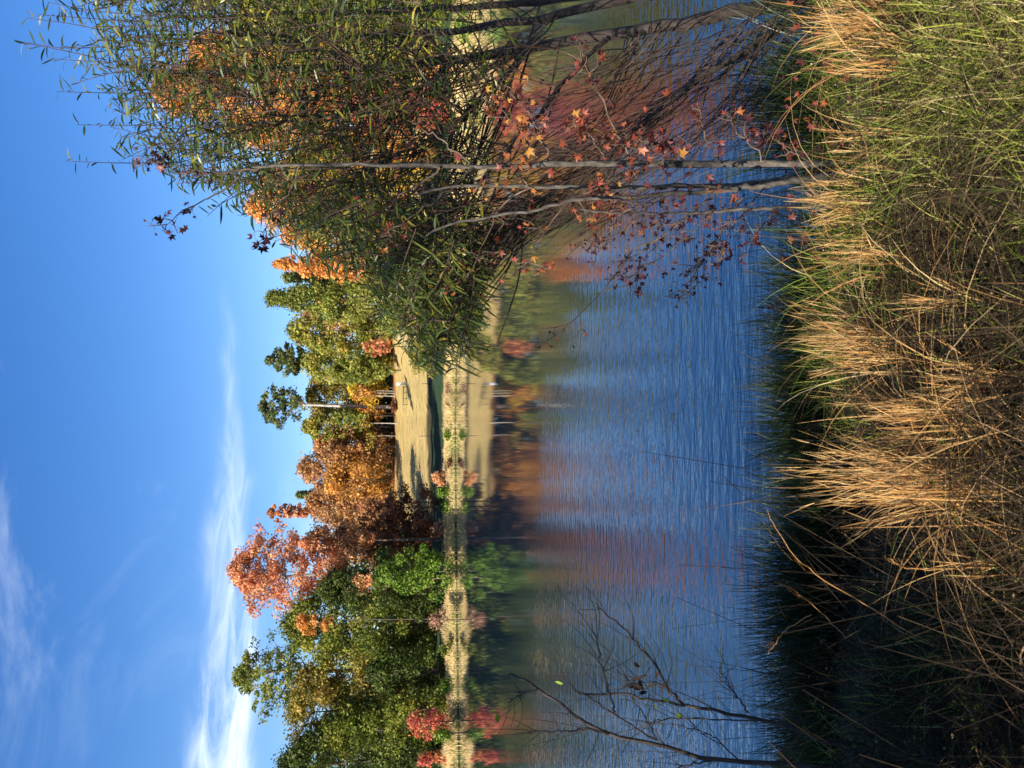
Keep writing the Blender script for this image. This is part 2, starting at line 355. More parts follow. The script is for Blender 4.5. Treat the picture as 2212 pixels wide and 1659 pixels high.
T('maple_tree', 'golden yellow tree straight behind the grey sweetgum trunk', 'tree', 360, 130, 600, 930, 62, 'yellow', seed=23)
T('sweetgum_tree', 'tall orange-pink tree behind the densest part of the willow', 'tree', 200, 200, 305, 800, 60, 'orange', dens=1.0, seed=24)
T('maple_tree', 'crimson maple behind the willow close to the right shore', 'tree', 235, 110, 730, 985, 48, 'red', seed=25)
T('broadleaf_tree', 'yellow-green tree behind the two dark willow limbs', 'tree', 90, 200, 480, 960, 58, 'yolive', seed=26)
T('maple_tree', 'orange maple low on the right shore behind the willow limbs', 'tree', 150, 80, 900, 1015, 44, 'orange', seed=27)
T('broadleaf_tree', 'green tree at the far right end of the shore', 'tree', 0, 140, 560, 990, 50, 'green', seed=28)
T('broadleaf_tree', 'yellow-orange tree filling the gap left of the crimson maple', 'tree', 320, 110, 700, 940, 60, 'gold', seed=29)
T('broadleaf_tree', 'tawny tree behind the lower left fringe of the willow', 'tree', 480, 120, 640, 950, 72, 'yolive', seed=30)
# woods further back that close the view
BK = 'woods standing behind the front row of trees'
for i, (dy, wd, top, D, pal) in enumerate([(1620, 170, 690, 92, 'dgreen'), (1500, 180, 700, 96, 'green'), (1380, 170, 690, 95, 'dgreen'), (1260, 160, 700, 96, 'olive'), (1170, 130, 700, 104, 'rust'),
        (1110, 100, 690, 152, 'rust'), (970, 120, 680, 156, 'rust'), (900, 110, 670, 156, 'olive'), (820, 110, 665, 152, 'olive'), (740, 110, 655, 146, 'olive'), (680, 110, 650, 140, 'rust'),
        (600, 120, 660, 130, 'olive'), (520, 120, 640, 110, 'gold'), (400, 160, 560, 88, 'orange'), (280, 170, 480, 80, 'gold'), (120, 190, 400, 76, 'orange'), (-20, 190, 380, 74, 'yolive')]):
    nm = dict(dgreen='dark green', green='green', olive='olive', rust='rust-brown', gold='golden', orange='orange', yolive='yellow-green')[pal]
    where = ['at the far end of the left shore', 'behind the tall open pine', 'behind the big dark green tree', 'behind the tall red-orange tree', 'between the red trees and the meadow',
             'behind the slender reddish tree', 'behind the rust coloured tree', 'behind the olive tree left of the pale trunk', 'behind the yellow and orange maple', 'behind the tall pine right of the pale trunk', 'behind the ragged olive tree',
             'behind the big dense green pine', 'between the orange cone-shaped tree and the willow', 'behind the sweetgum top', 'behind the upper willow', 'behind the two dark willow limbs', 'at the right edge behind the willow'][i]
    T('forest_tree', f'{nm} tree of the back woods {where}', 'tree', dy, wd, top, 930 if D < 110 else 850, D, pal, 'broad', group=BK, seed=100 + i, dens=.9 if i < 12 else 1.5)
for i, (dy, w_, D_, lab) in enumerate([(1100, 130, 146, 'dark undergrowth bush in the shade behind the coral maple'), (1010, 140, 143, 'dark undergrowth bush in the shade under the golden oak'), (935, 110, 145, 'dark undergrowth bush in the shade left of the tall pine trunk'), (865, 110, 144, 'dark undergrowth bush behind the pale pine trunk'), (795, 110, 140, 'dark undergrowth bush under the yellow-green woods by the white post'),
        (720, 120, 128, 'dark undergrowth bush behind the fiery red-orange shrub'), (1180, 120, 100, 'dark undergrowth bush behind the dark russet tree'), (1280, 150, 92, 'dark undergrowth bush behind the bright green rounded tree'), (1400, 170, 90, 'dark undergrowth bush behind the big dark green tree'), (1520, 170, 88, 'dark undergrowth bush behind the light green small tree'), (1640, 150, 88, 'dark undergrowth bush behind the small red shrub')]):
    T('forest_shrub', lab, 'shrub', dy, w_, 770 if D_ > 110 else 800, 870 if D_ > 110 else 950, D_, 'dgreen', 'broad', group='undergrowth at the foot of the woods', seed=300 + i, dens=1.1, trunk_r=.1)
# slim trunks along the shaded forest edge
for i, (dy, D, hh) in enumerate([(845, 129, 5), (850, 129, 4), (856, 129.5, 6), (915, 130, 5), (792, 126, 5), (806, 127, 4), (942, 131, 4), (965, 132, 4)]):
    p = W(850, dy, D); g = gz(p[0], D); a = Acc()
    tubes(a, smooth_path([[0, 0, -.2], [.1, 0, hh * .5], [.05, .1, hh]], 6), np.linspace(.11, .06, 6), 6)
    r = empty('sapling', (p[0], D, g), ['pale slim trunk first right of the tall pine trunk', 'pale slim trunk second right of the tall pine trunk', 'short stout pale trunk right beside the tall pine trunk', 'bright pale short trunk in the dark gap left of the tall pine', 'thin pale trunk under the yellow-green tree right of the meadow', 'thin pale trunk closer to the white post under the yellow-green woods', 'thin dim trunk in the shade left of the tall pine', 'thin dim trunk nearer the golden oak'][i], 'tree', 'slim trunks on the forest edge')
    a.done('trunk', bark_pale if i in (2, 3) else bark_grey, r, True)
    b = Acc(); rng = np.random.default_rng(i)
    d = nrm(rng.normal(0, 1, (260, 3))); leafquads(rng, np.array([0, 0, hh]) + d * rng.uniform(.2, 1.1, (260, 1)), d, .2, b, rng.uniform(0, 1, 260))
    b.done('crown', LM['gold' if i < 3 else 'olive'], r)

# low shrubs along the dam
for i, (dy, w, t, b_, pal, lab) in enumerate([
        (1137, 34, 937, 962, 'pink', 'small pink shrub on the dam next to the bright green rounded tree'),
        (1030, 38, 935, 962, 'salmon', 'peach coloured shrub on the dam in front of the shaded slope'),
        (1062, 30, 945, 972, 'bgreen', 'pale green bushy weed on the dam beside the peach coloured shrub'),
        (1095, 40, 958, 984, 'bgreen', 'low green bush at the waterline of the dam between the pink and peach shrubs'),
        (938, 26, 962, 985, 'bgreen', 'small green tuft in the dry grass of the dam below the tall pine'),
        (840, 34, 965, 985, 'pink', 'low reddish weeds on the dam below the white post'),
        (870, 26, 966, 986, 'russet', 'low dark brown weeds on the dam below the wooden rail'),
        (1000, 26, 968, 985, 'russet', 'dark tuft of weeds at the waterline under the peach shrub'),
        (1400, 40, 950, 985, 'green', 'green weeds at the waterline below the big dark trees'),
        (1480, 50, 955, 985, 'bgreen', 'green bush at the waterline below the tall open pine'),
        (700, 60, 945, 1000, 'yolive', 'yellow-green weeds on the shore right of the light bush'),
        (640, 50, 955, 1004, 'rust', 'brown weeds on the shore behind the drooping willow tip'),
        (330, 90, 985, 1030, 'green', 'green bush on the right shore left of the sweetgum trunk top'),
        (60, 90, 985, 1036, 'bgreen', 'green bush on the right shore between the willow limbs')]):
    v = (829.5 - dy) / F; rs = float(np.interp(math.atan(v), _ph, _r)) * math.cos(math.atan(v))
    T('shrub', lab, 'shrub', dy, w, t, b_, rs + (1.0 if b_ > 970 else 3.0), pal, dens=.8, limbs=True, leaf=.11, trunk_r=.03)

# ------------------------------------------------------------------ dry grass on the far bank
grass_far = leaf_mat('dry_grass_far', [(.16, .20, .05), (.42, .33, .13), (.60, .47, .22), (.66, .50, .27)], .3, nscale=.25, pos=[0, .22, .6, 1])
def far_grass():
    rng = np.random.default_rng(3); acc = Acc(); N = 42000
    ph = rng.uniform(math.atan(-.56), math.atan(.56), N); e = rng.uniform(.05, 5.5, N) ** 1.0
    r = np.interp(ph, _ph, _r) + .35 * np.sin(ph * 60) + .2 * np.sin(ph * 141 + 1) + e
    x = r * np.sin(ph); y = r * np.cos(ph); z = tz(x, y)
    h = (.42 + .28 * wob(x, y, .9, 7) + .22 * wob(x, y, .25, 3)).clip(.2, 1.3) * rng.uniform(.6, 1.5, N) * np.clip(e / 1.2, .4, 1)
    a = rng.uniform(0, 2 * math.pi, N); lean = np.stack([np.cos(a), np.sin(a) * .6], 1) * (h * rng.uniform(.05, .5, N))[:, None]
    k = np.linspace(0, 1, 4)
    P = np.stack([np.stack([x + lean[:, 0] * t * t, y + lean[:, 1] * t * t, z + h * t * (1 - .12 * t)], 1) for t in k], 1)
    wd = np.outer(rng.uniform(.02, .05, N), [1, .9, .6, .1]); s = np.stack([np.ones(N), rng.uniform(-.5, .5, N), np.zeros(N)], 1)
    tt = np.clip(rng.uniform(.25, 1, N) - .5 * (e < .7) * (rng.uniform(0, 1, N) < .7) - .25 * (wob(x, y, .6, 9) > .5), 0, 1)
    ribbons(acc, P, wd, nrm(s), tt)
    tag(acc.done('bank_grass', grass_far), 'dry straw coloured grass covering the dam and the far shore', 'grass', kind='stuff')
far_grass()

# ------------------------------------------------------------------ small things in the meadow
def simple_mat(name, c, rough=.7):
    return bark_mat(name, tuple(x * .85 for x in c), c, 20, 1, .15)
white_paint = simple_mat('white_paint', (.8, .8, .78)); weathered = simple_mat('weathered_wood', (.10, .09, .075)); metal_d = simple_mat('dark_steel', (.12, .10, .09))
def box(acc, c, s):
    c = np.array(c, float); s = np.array(s, float) / 2
    V = np.array([[i, j, k] for i in (-1, 1) for j in (-1, 1) for k in (-1, 1)]) * s + c
    acc.add(V, np.array([[0, 1, 3, 2], [4, 6, 7, 5], [0, 4, 5, 1], [2, 3, 7, 6], [0, 2, 6, 4], [1, 5, 7, 3]]))
D = 118.; p = W(872, 829, D)
g = gz(p[0], D); r = empty('marker_post', (p[0], D, g), 'stubby white post standing in the meadow at the end of the wooden rail', 'post')
a = Acc(); box(a, (0, 0, .72), (.42, .3, 1.44)); a.done('post', white_paint, r)
a = Acc(); box(a, (0, 0, 1.50), (.5, .36, .12)); box(a, (.02, -.17, 1.15), (.14, .04, .14)); a.done('cap', simple_mat('white_cap', (.7, .7, .68)), r)
p0 = W(872, 834, D); p1 = W(872, 876, D)
xm = (p0[0] + p1[0]) / 2; L = abs(p0[0] - p1[0]); r = empty('wooden_rail', (xm, D + .2, gz(xm, D + .2)), 'long low weathered rail on short legs beside the white post in the meadow', 'rail')
a = Acc(); box(a, (0, 0, .55), (L, .2, .12)); a.done('rail', weathered, r)
for q in (-.46, -.15, .15, .46):
    a = Acc(); box(a, (q * L, 0, .25), (.1, .12, .56)); a.done('leg', weathered, r)
for dy, x0, x1, lab in ((829, 912, 936, 'thin dark stake at the foot of the meadow nearer the light yellow-green bush'), (942, 905, 931, 'thin dark stake at the foot of the meadow nearer the peach shrub')):
    Dp = 100.; pp = W(x1, dy, Dp); g = gz(pp[0], Dp); zt = W(x0, dy, Dp)[2]
    r = empty('stake', (pp[0], Dp, g), lab, 'stake'); a = Acc(); tubes(a, np.array([[0, 0, -.1], [.02, 0, (zt - g) * .5], [0, 0, zt - g]]), np.array([.045, .04, .035]), 6); a.done('pole', metal_d, r)
    a = Acc(); box(a, (0, 0, zt - g), (.12, .12, .05)); a.done('cap', metal_d, r)
# russet sapling at the foot of the tall pine
T('shrub', 'small reddish brown shrub at the foot of the pale-trunked pine', 'shrub', 876, 34, 845, 872, 128, 'russet', leaf=.16)

# ================================================================== foreground
def P4(pts, k=16, rng=None, jit=0.):
    """polyline given as (dx, dy, D) rows"""
    return smooth_path([W(*q) for q in pts], k, rng, jit)
willow_leaf = leaf_mat('willow_leaf', [(.03, .055, .014), (.065, .10, .018), (.12, .15, .02), (.26, .23, .025), (.42, .32, .04)], .35, .4, .5, pos=[0, .35, .62, .85, 1])
gum_leaf = leaf_mat('sweetgum_leaf', [(.035, .012, .02), (.10, .028, .028), (.20, .05, .04), (.34, .08, .04), (.48, .18, .05), (.52, .32, .05)], .4, .45, .4, pos=[0, .25, .45, .65, .82, 1])
willow_bark = bark_mat('willow_bark', (.016, .012, .011), (.05, .036, .03), 40, .25, .8)
gum_bark = bark_mat('sweetgum_bark', (.03, .026, .022), (.115, .10, .082), 45, .5, .6)
twig_bark = bark_mat('twig_bark', (.07, .045, .03), (.17, .12, .085), 30, .5, .3)

def willow():
    rng = np.random.default_rng(21)
    base = np.array([2.75, 4.75, 0.]); base[2] = gz(base[0], base[1])
    root = empty('willow_tree', tuple(base), 'near willow with narrow green leaves and dark arching limbs, leaning over the water', 'willow tree')
    limbs = [([(1960, -70, 4.7), (1722, 5, 4.65), (1580, 24, 4.6), (1479, 52, 4.6), (1317, 77, 4.7), (1154, 99, 4.75), (989, 131, 4.8), (823, 144, 4.9), (658, 147, 5.0), (520, 150, 5.0), (400, 158, 5.1), (260, 140, 5.1)], .06),
             ([(1960, -120, 4.9), (1500, -30, 4.9), (1371, -6, 4.95), (1203, 31, 5.0), (1104, 51, 5.0), (955, 69, 5.1), (790, 81, 5.2), (658, 88, 5.2), (500, 92, 5.3), (330, 80, 5.3)], .048),
             ([(1930, -60, 4.6), (1722, 36, 4.45), (1649, 81, 4.4), (1600, 113, 4.35), (1471, 198, 4.3), (1357, 291, 4.3), (1240, 380, 4.3), (1130, 460, 4.3), (1020, 520, 4.35)], .04),
             ([(1900, -110, 5.2), (1500, -60, 5.3), (1200, 0, 5.4), (950, 20, 5.4), (650, 30, 5.5), (350, 40, 5.5)], .05),
             ([(989, 131, 4.8), (900, 190, 4.7), (760, 235, 4.6), (600, 262, 4.6), (420, 280, 4.6), (300, 300, 4.6)], .018),
             ([(1154, 99, 4.75), (1050, 200, 4.6), (950, 290, 4.5), (830, 350, 4.4), (700, 400, 4.35), (560, 430, 4.3)], .019),
             ([(1317, 77, 4.7), (1200, 200, 4.4), (1100, 320, 4.2), (1000, 430, 4.1), (900, 520, 4.0), (800, 590, 4.0)], .018),
             ([(823, 144, 4.9), (700, 190, 4.8), (520, 205, 4.8), (330, 200, 4.8)], .016),
             ([(658, 88, 5.2), (480, 70, 5.1), (250, 90, 5.0), (130, 105, 5.0)], .013)]
    for i, (pts, r0) in enumerate(limbs):
        a = Acc(); p = P4(pts, 34, rng, .008); tubes(a, p, np.linspace(r0 * .78, r0 * .16, 34), 9); a.done('limb', willow_bark, root, True, origin=base)
    # fans of thin bare shoots
    tw = Acc(); shoots = []
    def fan(n, s0, s1, e0, e1, r0=.0055, D=(4.2, 4.9), K=14, bend=.12):
        for _ in range(n):
            a, b = rng.uniform(0, 1), rng.uniform(0, 1)
            S = [s0[0] + (s1[0] - s0[0]) * a + rng.normal(0, 15), s0[1] + (s1[1] - s0[1]) * a + rng.normal(0, 8)]
            E = [e0[0] + (e1[0] - e0[0]) * b + rng.normal(0, 45), e0[1] + (e1[1] - e0[1]) * b + rng.normal(0, 25)]
            d0, d1 = rng.uniform(*D), rng.uniform(*D) - .1
            p0, p1 = W(S[0], S[1], d0), W(E[0], E[1], d1)
            mid = (p0 + p1) / 2 + np.array([-.03, 0, -bend * np.linalg.norm(p1 - p0) * rng.uniform(.2, 1.3)])
            pp = smooth_path([p0, mid, p1], K, rng, .004); r = r0 * rng.uniform(.35, 1.05)
            shoots.append((pp, r))
    fan(48, (1800, -10), (1330, 75), (1230, 120), (1080, 470))
    fan(38, (1850, 10), (1560, 90), (1420, 180), (1180, 560), .0045)
    fan(60, (1480, 195), (1330, 300), (1130, 330), (960, 600), .004, (4.1, 4.6))
    fan(18, (1860, 40), (1700, 110), (1640, 160), (1330, 420), .004)
    fan(36, (1420, 330), (1330, 400), (1180, 420), (1010, 560), .0035, (4.3, 4.8))
    fan(30, (1200, 60), (900, 140), (900, 180), (600, 420), .006, (4.4, 5.0))
    tubes(tw, np.array([s[0] for s in shoots]), np.array([np.linspace(s[1], s[1] * .3, 14) for s in shoots]), 4)
    # finer side twigs
    sub = []
    for pp, r in shoots:
        for _ in range(rng.integers(2, 5)):
            j = rng.integers(4, 13); d = nrm(pp[j] - pp[j - 1]) + rng.normal(0, .35, 3) * np.array([1, 1, .6]) + np.array([-.15, 0, .1]); L = rng.uniform(.12, .4)
            sub.append(smooth_path([pp[j], pp[j] + nrm(d) * L * .5, pp[j] + nrm(nrm(d) + np.array([0, 0, .25])) * L], 6))
    tubes(tw, np.array(sub), np.tile(np.linspace(.0021, .0009, 6), (len(sub), 1)), 3)
    # leafy shoots through the crown
    yb = [-40, 0, 40, 80, 140, 200, 240, 300, 330, 370, 400, 450, 500, 550, 600, 650, 700, 750, 790]
    lb = [200, 172, 200, 215, 215, 225, 240, 262, 300, 335, 420, 560, 625, 690, 745, 830, 865, 905, 1010]
    rb = [1080, 1080, 1080, 1080, 1080, 1060, 1080, 1070, 1060, 1040, 1030, 1040, 1040, 1035, 1040, 1035, 1020, 1010, 1012]
    cen = []; 
    while len(cen) < 1250:
        dy = rng.uniform(-40, 735); l0 = np.interp(dy, yb, lb); r0 = np.interp(dy, yb, rb)
        dx = l0 + 28 + (r0 - l0 - 28) * rng.uniform(0, 1)
        f = (dx - l0) / (r0 - l0); wgt = 1.0 if f < .72 else (.62 if dy < 420 else .9)
        if dx > 1000 and dy < 500: wgt *= .5
        if dy > 520: wgt *= .62
        if rng.uniform() < wgt: cen.append((dx, dy))
    sprigs = [(150, 95, 1), (170, 60, 1), (130, 110, 1), (200, 170, 1), (240, 350, 1), (215, 20, 1), (260, 270, 1), (180, 130, 1), (190, 40, 1), (230, 200, 1)]
    LP = []; 
    SP = []
    b0 = W(1500, 60, 4.7)
    for k, c in enumerate(cen + sprigs):
        D = 4.0 + rng.beta(1.6, 1.6) * 1.9 - (.35 if c[1] > 450 else 0)
        if len(c) == 3: D = 4.9
        q = W(c[0], c[1], D)
        out = nrm(q - b0)
        d = nrm(out * .75 + np.array([-.05, 0, .55]) + rng.normal(0, .33, 3)) if len(c) == 2 else nrm(np.array([rng.normal(.0, .12), rng.normal(0, .2), 1.]))
        L = rng.uniform(.22, .46) if len(c) == 2 else rng.uniform(.5, .62)
        if c[1] > 560 and len(c) == 2: d = nrm(d * np.array([1, 1, .35]) + np.array([-.05, 0, -.05]))
        pp = smooth_path([q - d * L * .5, q + rng.normal(0, .012, 3), q + d * L * .5 + np.array([0, 0, -.02])], 8)
        SP.append(pp)
        nl = int(rng.integers(11, 19) * (1 if len(c) == 2 else 1.1))
        for m in range(nl):
            t = (m + rng.uniform(0, .8)) / nl * 6.99; j = int(t); LP.append((pp[j] * (1 - t + j) + pp[j + 1] * (t - j), d))
    # stems joining shoots to the limbs
    tubes(tw, np.array(SP), np.tile(np.linspace(.0034, .0012, 8), (len(SP), 1)), 4)
    conn = []
    lp = np.concatenate([P4(p_, 34) for p_, _ in limbs])
    for pp in SP[::3]:
        dd = np.linalg.norm(lp - pp[0], axis=1) + 2.0 * np.maximum(lp[:, 2] - pp[0, 2] + .25, 0); j = np.argmin(dd + rng.uniform(0, .35, len(dd)))
        a_ = lp[j]; conn.append(smooth_path([a_, (a_ + pp[0]) / 2 + np.array([0, 0, -.05]) + rng.normal(0, .03, 3), pp[0]], 8))
    tubes(tw, np.array(conn), np.tile(np.linspace(.0062, .0034, 8), (len(conn), 1)), 4)
    tw.done('twigs', bark_mat('willow_twig', (.03, .018, .012), (.09, .05, .035), 30, .5, .3), root, True, origin=base)
    N = len(LP); Q = np.array([a for a, _ in LP]); Dd = np.array([b for _, b in LP])
    side = rng.normal(0, 1, (N, 3)); side = nrm(side - Dd * np.sum(side * Dd, 1, keepdims=True))
    dirv = nrm(Dd * .55 + side * 1.0 + rng.normal(0, .18, (N, 3))); L = rng.uniform(.05, .115, N)
    k = np.linspace(0, 1, 6); droop = rng.uniform(.1, .55, N)
    P = np.stack([Q + dirv * (L * t)[:, None] + np.array([0, 0, -1.]) * (L * droop * t * t)[:, None] + side * (L * .12 * math.sin(t * 3))[:, None] for t in k], 1)
    wd = np.outer(L * rng.uniform(.045, .07, N), [.15, .8, 1, .85, .5, .04])
    sv = nrm(np.cross(dirv, rng.normal(0, 1, (N, 3))))
    la = Acc(); ribbons(la, P, wd, sv, np.clip(rng.beta(2, 2.6, N) + .25 * (rng.uniform(0, 1, N) < .1), 0, 1))
    la.done('foliage', willow_leaf, root, origin=base)
willow()

def star_leaves(acc, ctr, d, size, T, rng):
    """five-lobed leaves hanging from ctr along d"""
    N = len(ctr); d = nrm(d); s = nrm(np.cross(d, rng.normal(0, 1, (N, 3)))); nn = np.cross(d, s)
    ang = np.radians([-112, -56, 0, 56, 112]); va = np.radians([-150, -84, -28, 28, 84, 150])
    cup = rng.uniform(-.5, .95, N)
    def pt(r, a, z): return ctr + (d * (math.cos(a) * r) + s * (math.sin(a) * r)) * size[:, None] + nn * (cup * z * size)[:, None]
    V = [ctr]
    for a in va: V.append(pt(.5 if abs(a) < 2 else .2, a, .10))
    for a, r in zip(ang, (.72, .95, 1.08, .95, .72)): V.append(pt(r, a, .9))
    for a, r in zip(ang, (.72, .95, 1.08, .95, .72)):
        V.append(pt(r * .55, a - .2, .45)); V.append(pt(r * .55, a + .2, .45))
    V = np.stack(V, 1); q = []
    for k in range(5):
        q.append([0, 1 + k, 12 + 2 * k, 13 + 2 * k]); q.append([0, 13 + 2 * k, 13 + 2 * k, 2 + k]); q.append([12 + 2 * k, 7 + k, 7 + k, 13 + 2 * k])
    q = [[0, 1 + k, 12 + 2 * k, 13 + 2 * k] for k in range(5)]
    q2 = [[0, 13 + 2 * k, 2 + k, 0] for k in range(5)]
    # lobe = kite (centre, valley, tip, valley) with its shoulders pulled in by the extra points
    q = [[0, 1 + k, 7 + k, 2 + k] for k in range(5)]
    V = V[:, :12]
    Q = (np.arange(N)[:, None, None] * 12 + np.array(q)[None])
    acc.add(V, Q, np.repeat(T, 12))

def sapling(name, label, base, stems, branches, seed, nleaf, sizes, tb=.0, extra=()):
    rng = np.random.default_rng(seed); base = np.array([base[0], base[1], gz(base[0], base[1])])
    root = empty(name, tuple(base), label, 'sapling')
    for pts, r0, r1 in stems:
        a = Acc(); p = P4(pts, 40, rng, .003); p[0, 2] = min(p[0, 2], gz(p[0, 0], p[0, 1]) - .03)
        rr = np.linspace(r0, r1, 40) * (1 + .12 * np.sin(np.arange(40) * 1.9)); tubes(a, p, rr, 9); a.done('stem', gum_bark, root, True, origin=base)
    tw = Acc(); C_ = []; D_ = []; S_ = []; T_ = []
    def leaf(p, d, sz, t):
        C_.append(p); D_.append(d); S_.append(sz); T_.append(t)
    for bi, (pts, r0, nl, sz, t0) in enumerate(branches):
        p = P4(pts, 16, rng, .006); tubes(tw, p, np.linspace(r0, r0 * .3, 16), 6)
        gen = nrm(p[-1] - p[0]); tot = np.linalg.norm(p[-1] - p[0])
        for _ in range(max(3, nl // 2)):
            j = rng.integers(4, 16); d = nrm(gen * .7 + rng.normal(0, .55, 3)); L = rng.uniform(.06, .24) * min(1, tot)
            s = smooth_path([p[j], p[j] + d * L * .5 + rng.normal(0, .01, 3), p[j] + nrm(d + np.array([0, 0, .3])) * L], 6)
            tubes(tw, s, np.linspace(.0028, .0012, 6), 4)
            for m in range(rng.integers(2, 6)):
                q = s[rng.integers(2, 6)]; dd = nrm(rng.normal(0, .7, 3) + d * .4 + np.array([0, 0, -.5])); pet = rng.uniform(.015, .05)
                tubes(tw, np.stack([q, q + dd * pet * .5, q + dd * pet]), np.array([.0009] * 3), 3)
                leaf(q + dd * pet, dd, .82 * sz * rng.uniform(.35, 1.05), np.clip(t0 + rng.normal(0, .2), 0, 1))
    for (dx, dy, D, n_, sprd, sz, t0) in extra:
        for _ in range(n_):
            q = W(dx + rng.normal(0, sprd), dy + rng.normal(0, sprd), D + rng.normal(0, .1)); dd = nrm(rng.normal(0, .7, 3) + np.array([0, 0, -.5]))
            tubes(tw, np.stack([q - dd * .05 + [0, 0, .03], q - dd * .02, q]), np.array([.001] * 3), 3)
            leaf(q, dd, sz * .72 * rng.uniform(.5, 1.25), np.clip(t0 + rng.normal(0, .2), 0, 1))
    tw.done('twigs', twig_bark, root, True, origin=base)
    la = Acc(); star_leaves(la, np.array(C_), np.array(D_), np.array(S_), np.array(T_), rng)
    la.done('leaves', gum_leaf, root, origin=base)
D0 = 3.75
sapling('sweetgum_sapling', 'straight grey sweetgum sapling with one pale upright trunk and red and orange star leaves', (1.05, 3.5),
    [([(1900, 352, 3.45), (1803, 356, 3.5), (1701, 352, 3.6), (1620, 354, 3.65), (1438, 354, 3.7), (1317, 353, 3.75), (1200, 354, 3.75), (1127, 359, 3.8), (1022, 360, 3.8), (823, 357, 3.85), (713, 355, 3.9), (562, 360, 3.95), (496, 370, 4.), (430, 373, 4.), (370, 374, 4.)], .022, .003)],
    [([(1369, 341, 3.75), (1337, 294, 3.7), (1278, 171, 3.65), (1250, 120, 3.6)], .006, 26, .042, .4),
     ([(1190, 352, 3.78), (1143, 246, 3.8), (1100, 200, 3.85)], .006, 20, .042, .55),
     ([(1160, 340, 3.8), (1119, 278, 3.7), (1070, 230, 3.6)], .005, 18, .040, .6),
     ([(1555, 349, 3.7), (1524, 301, 3.7), (1512, 238, 3.65)], .005, 12, .038, .55),
     ([(1650, 350, 3.6), (1600, 290, 3.55), (1567, 246, 3.5)], .004, 12, .04, .35),
     ([(1760, 352, 3.5), (1700, 320, 3.5), (1660, 290, 3.5)], .004, 18, .042, .25),
     ([(1022, 360, 3.8), (950, 300, 3.9), (880, 260, 3.95)], .006, 8, .04, .45),
     ([(1022, 362, 3.8), (972, 410, 3.7), (900, 460, 3.65), (840, 500, 3.6)], .008, 12, .04, .6),
     ([(950, 362, 3.8), (860, 430, 3.9), (800, 470, 3.95)], .006, 9, .04, .5),
     ([(516, 383, 3.97), (476, 416, 3.95), (440, 436, 3.95), (390, 460, 3.9), (357, 490, 3.9)], .005, 12, .034, .22),
     ([(562, 362, 3.95), (480, 372, 3.95), (400, 366, 3.95), (340, 345, 3.95)], .005, 26, .038, .2),
     ([(650, 357, 3.9), (620, 420, 3.9), (585, 470, 3.9), (565, 520, 3.9)], .004, 11, .045, .2),
     ([(1317, 353, 3.75), (1280, 300, 3.8), (1240, 265, 3.85)], .005, 26, .044, .62),
     ([(1400, 353, 3.7), (1350, 390, 3.6), (1290, 420, 3.55)], .005, 18, .04, .6),
     ([(1480, 354, 3.7), (1440, 320, 3.6), (1380, 300, 3.55)], .005, 20, .044, .4)],
    31, 0, 0, extra=[(760, 400, 4.1, 10, 90, .042, .2), (900, 300, 4.2, 9, 110, .042, .5), (1150, 330, 3.7, 40, 75, .042, .68), (1350, 330, 3.6, 34, 70, .042, .4), (1000, 520, 3.9, 9, 60, .036, .5)])
sapling('sweetgum_sapling', 'forked dark stemmed sweetgum sapling with star leaves on long branches over the blue water', (.95, 3.45),
    [([(1900, 358, 3.35), (1843, 372, 3.4), (1722, 389, 3.5), (1600, 400, 3.55), (1480, 402, 3.6), (1317, 405, 3.6), (1154, 403, 3.65), (989, 402, 3.7), (900, 420, 3.7)], .019, .005),
     ([(1722, 389, 3.5), (1641, 401, 3.5), (1560, 411, 3.5), (1438, 419, 3.5), (1317, 429, 3.5), (1230, 434, 3.5), (1154, 455, 3.5), (989, 480, 3.55), (920, 510, 3.55)], .015, .004),
     ([(1880, 440, 3.3), (1706, 447, 3.35), (1560, 457, 3.4), (1438, 461, 3.4), (1317, 460, 3.4), (1250, 452, 3.4)], .010, .003)],
    [([(1560, 412, 3.5), (1528, 436, 3.5), (1430, 510, 3.5), (1369, 544, 3.5), (1302, 631, 3.5), (1232, 700, 3.5)], .0065, 42, .027, .18),
     ([(1610, 420, 3.5), (1587, 448, 3.5), (1536, 536, 3.45), (1504, 587, 3.45), (1490, 643, 3.4)], .005, 48, .026, .06),
     ([(1440, 420, 3.5), (1353, 456, 3.55), (1310, 508, 3.6), (1282, 575, 3.6)], .005, 22, .027, .15),
     ([(1470, 403, 3.6), (1400, 450, 3.5), (1329, 508, 3.45), (1238, 528, 3.4)], .005, 20, .03, .25),
     ([(1290, 408, 3.6), (1226, 436, 3.55), (1155, 540, 3.5), (1143, 575, 3.5)], .0055, 18, .033, .62),
     ([(1540, 458, 3.4), (1500, 500, 3.4), (1420, 560, 3.4), (1350, 600, 3.4)], .004, 26, .027, .1),
     ([(1650, 402, 3.5), (1600, 470, 3.4), (1570, 510, 3.3), (1560, 550, 3.3)], .004, 28, .03, .1),
     ([(1680, 446, 3.35), (1640, 500, 3.3), (1610, 540, 3.3)], .003, 10, .035, .4),
     ([(1400, 404, 3.6), (1350, 430, 3.6), (1290, 470, 3.6)], .004, 20, .034, .5),
     ([(1500, 402, 3.6), (1450, 440, 3.6), (1420, 480, 3.6)], .004, 16, .034, .4),
     ([(1154, 403, 3.65), (1080, 450, 3.7), (1040, 540, 3.7), (1010, 600, 3.7)], .005, 14, .032, .45),
     ([(1154, 404, 3.65), (1100, 380, 3.6), (1040, 390, 3.6)], .004, 8, .036, .7)],
    33, 0, 0, extra=[(1400, 400, 3.5, 24, 70, .036, .45), (1560, 440, 3.4, 22, 60, .034, .3), (1180, 470, 3.6, 14, 70, .034, .6)])

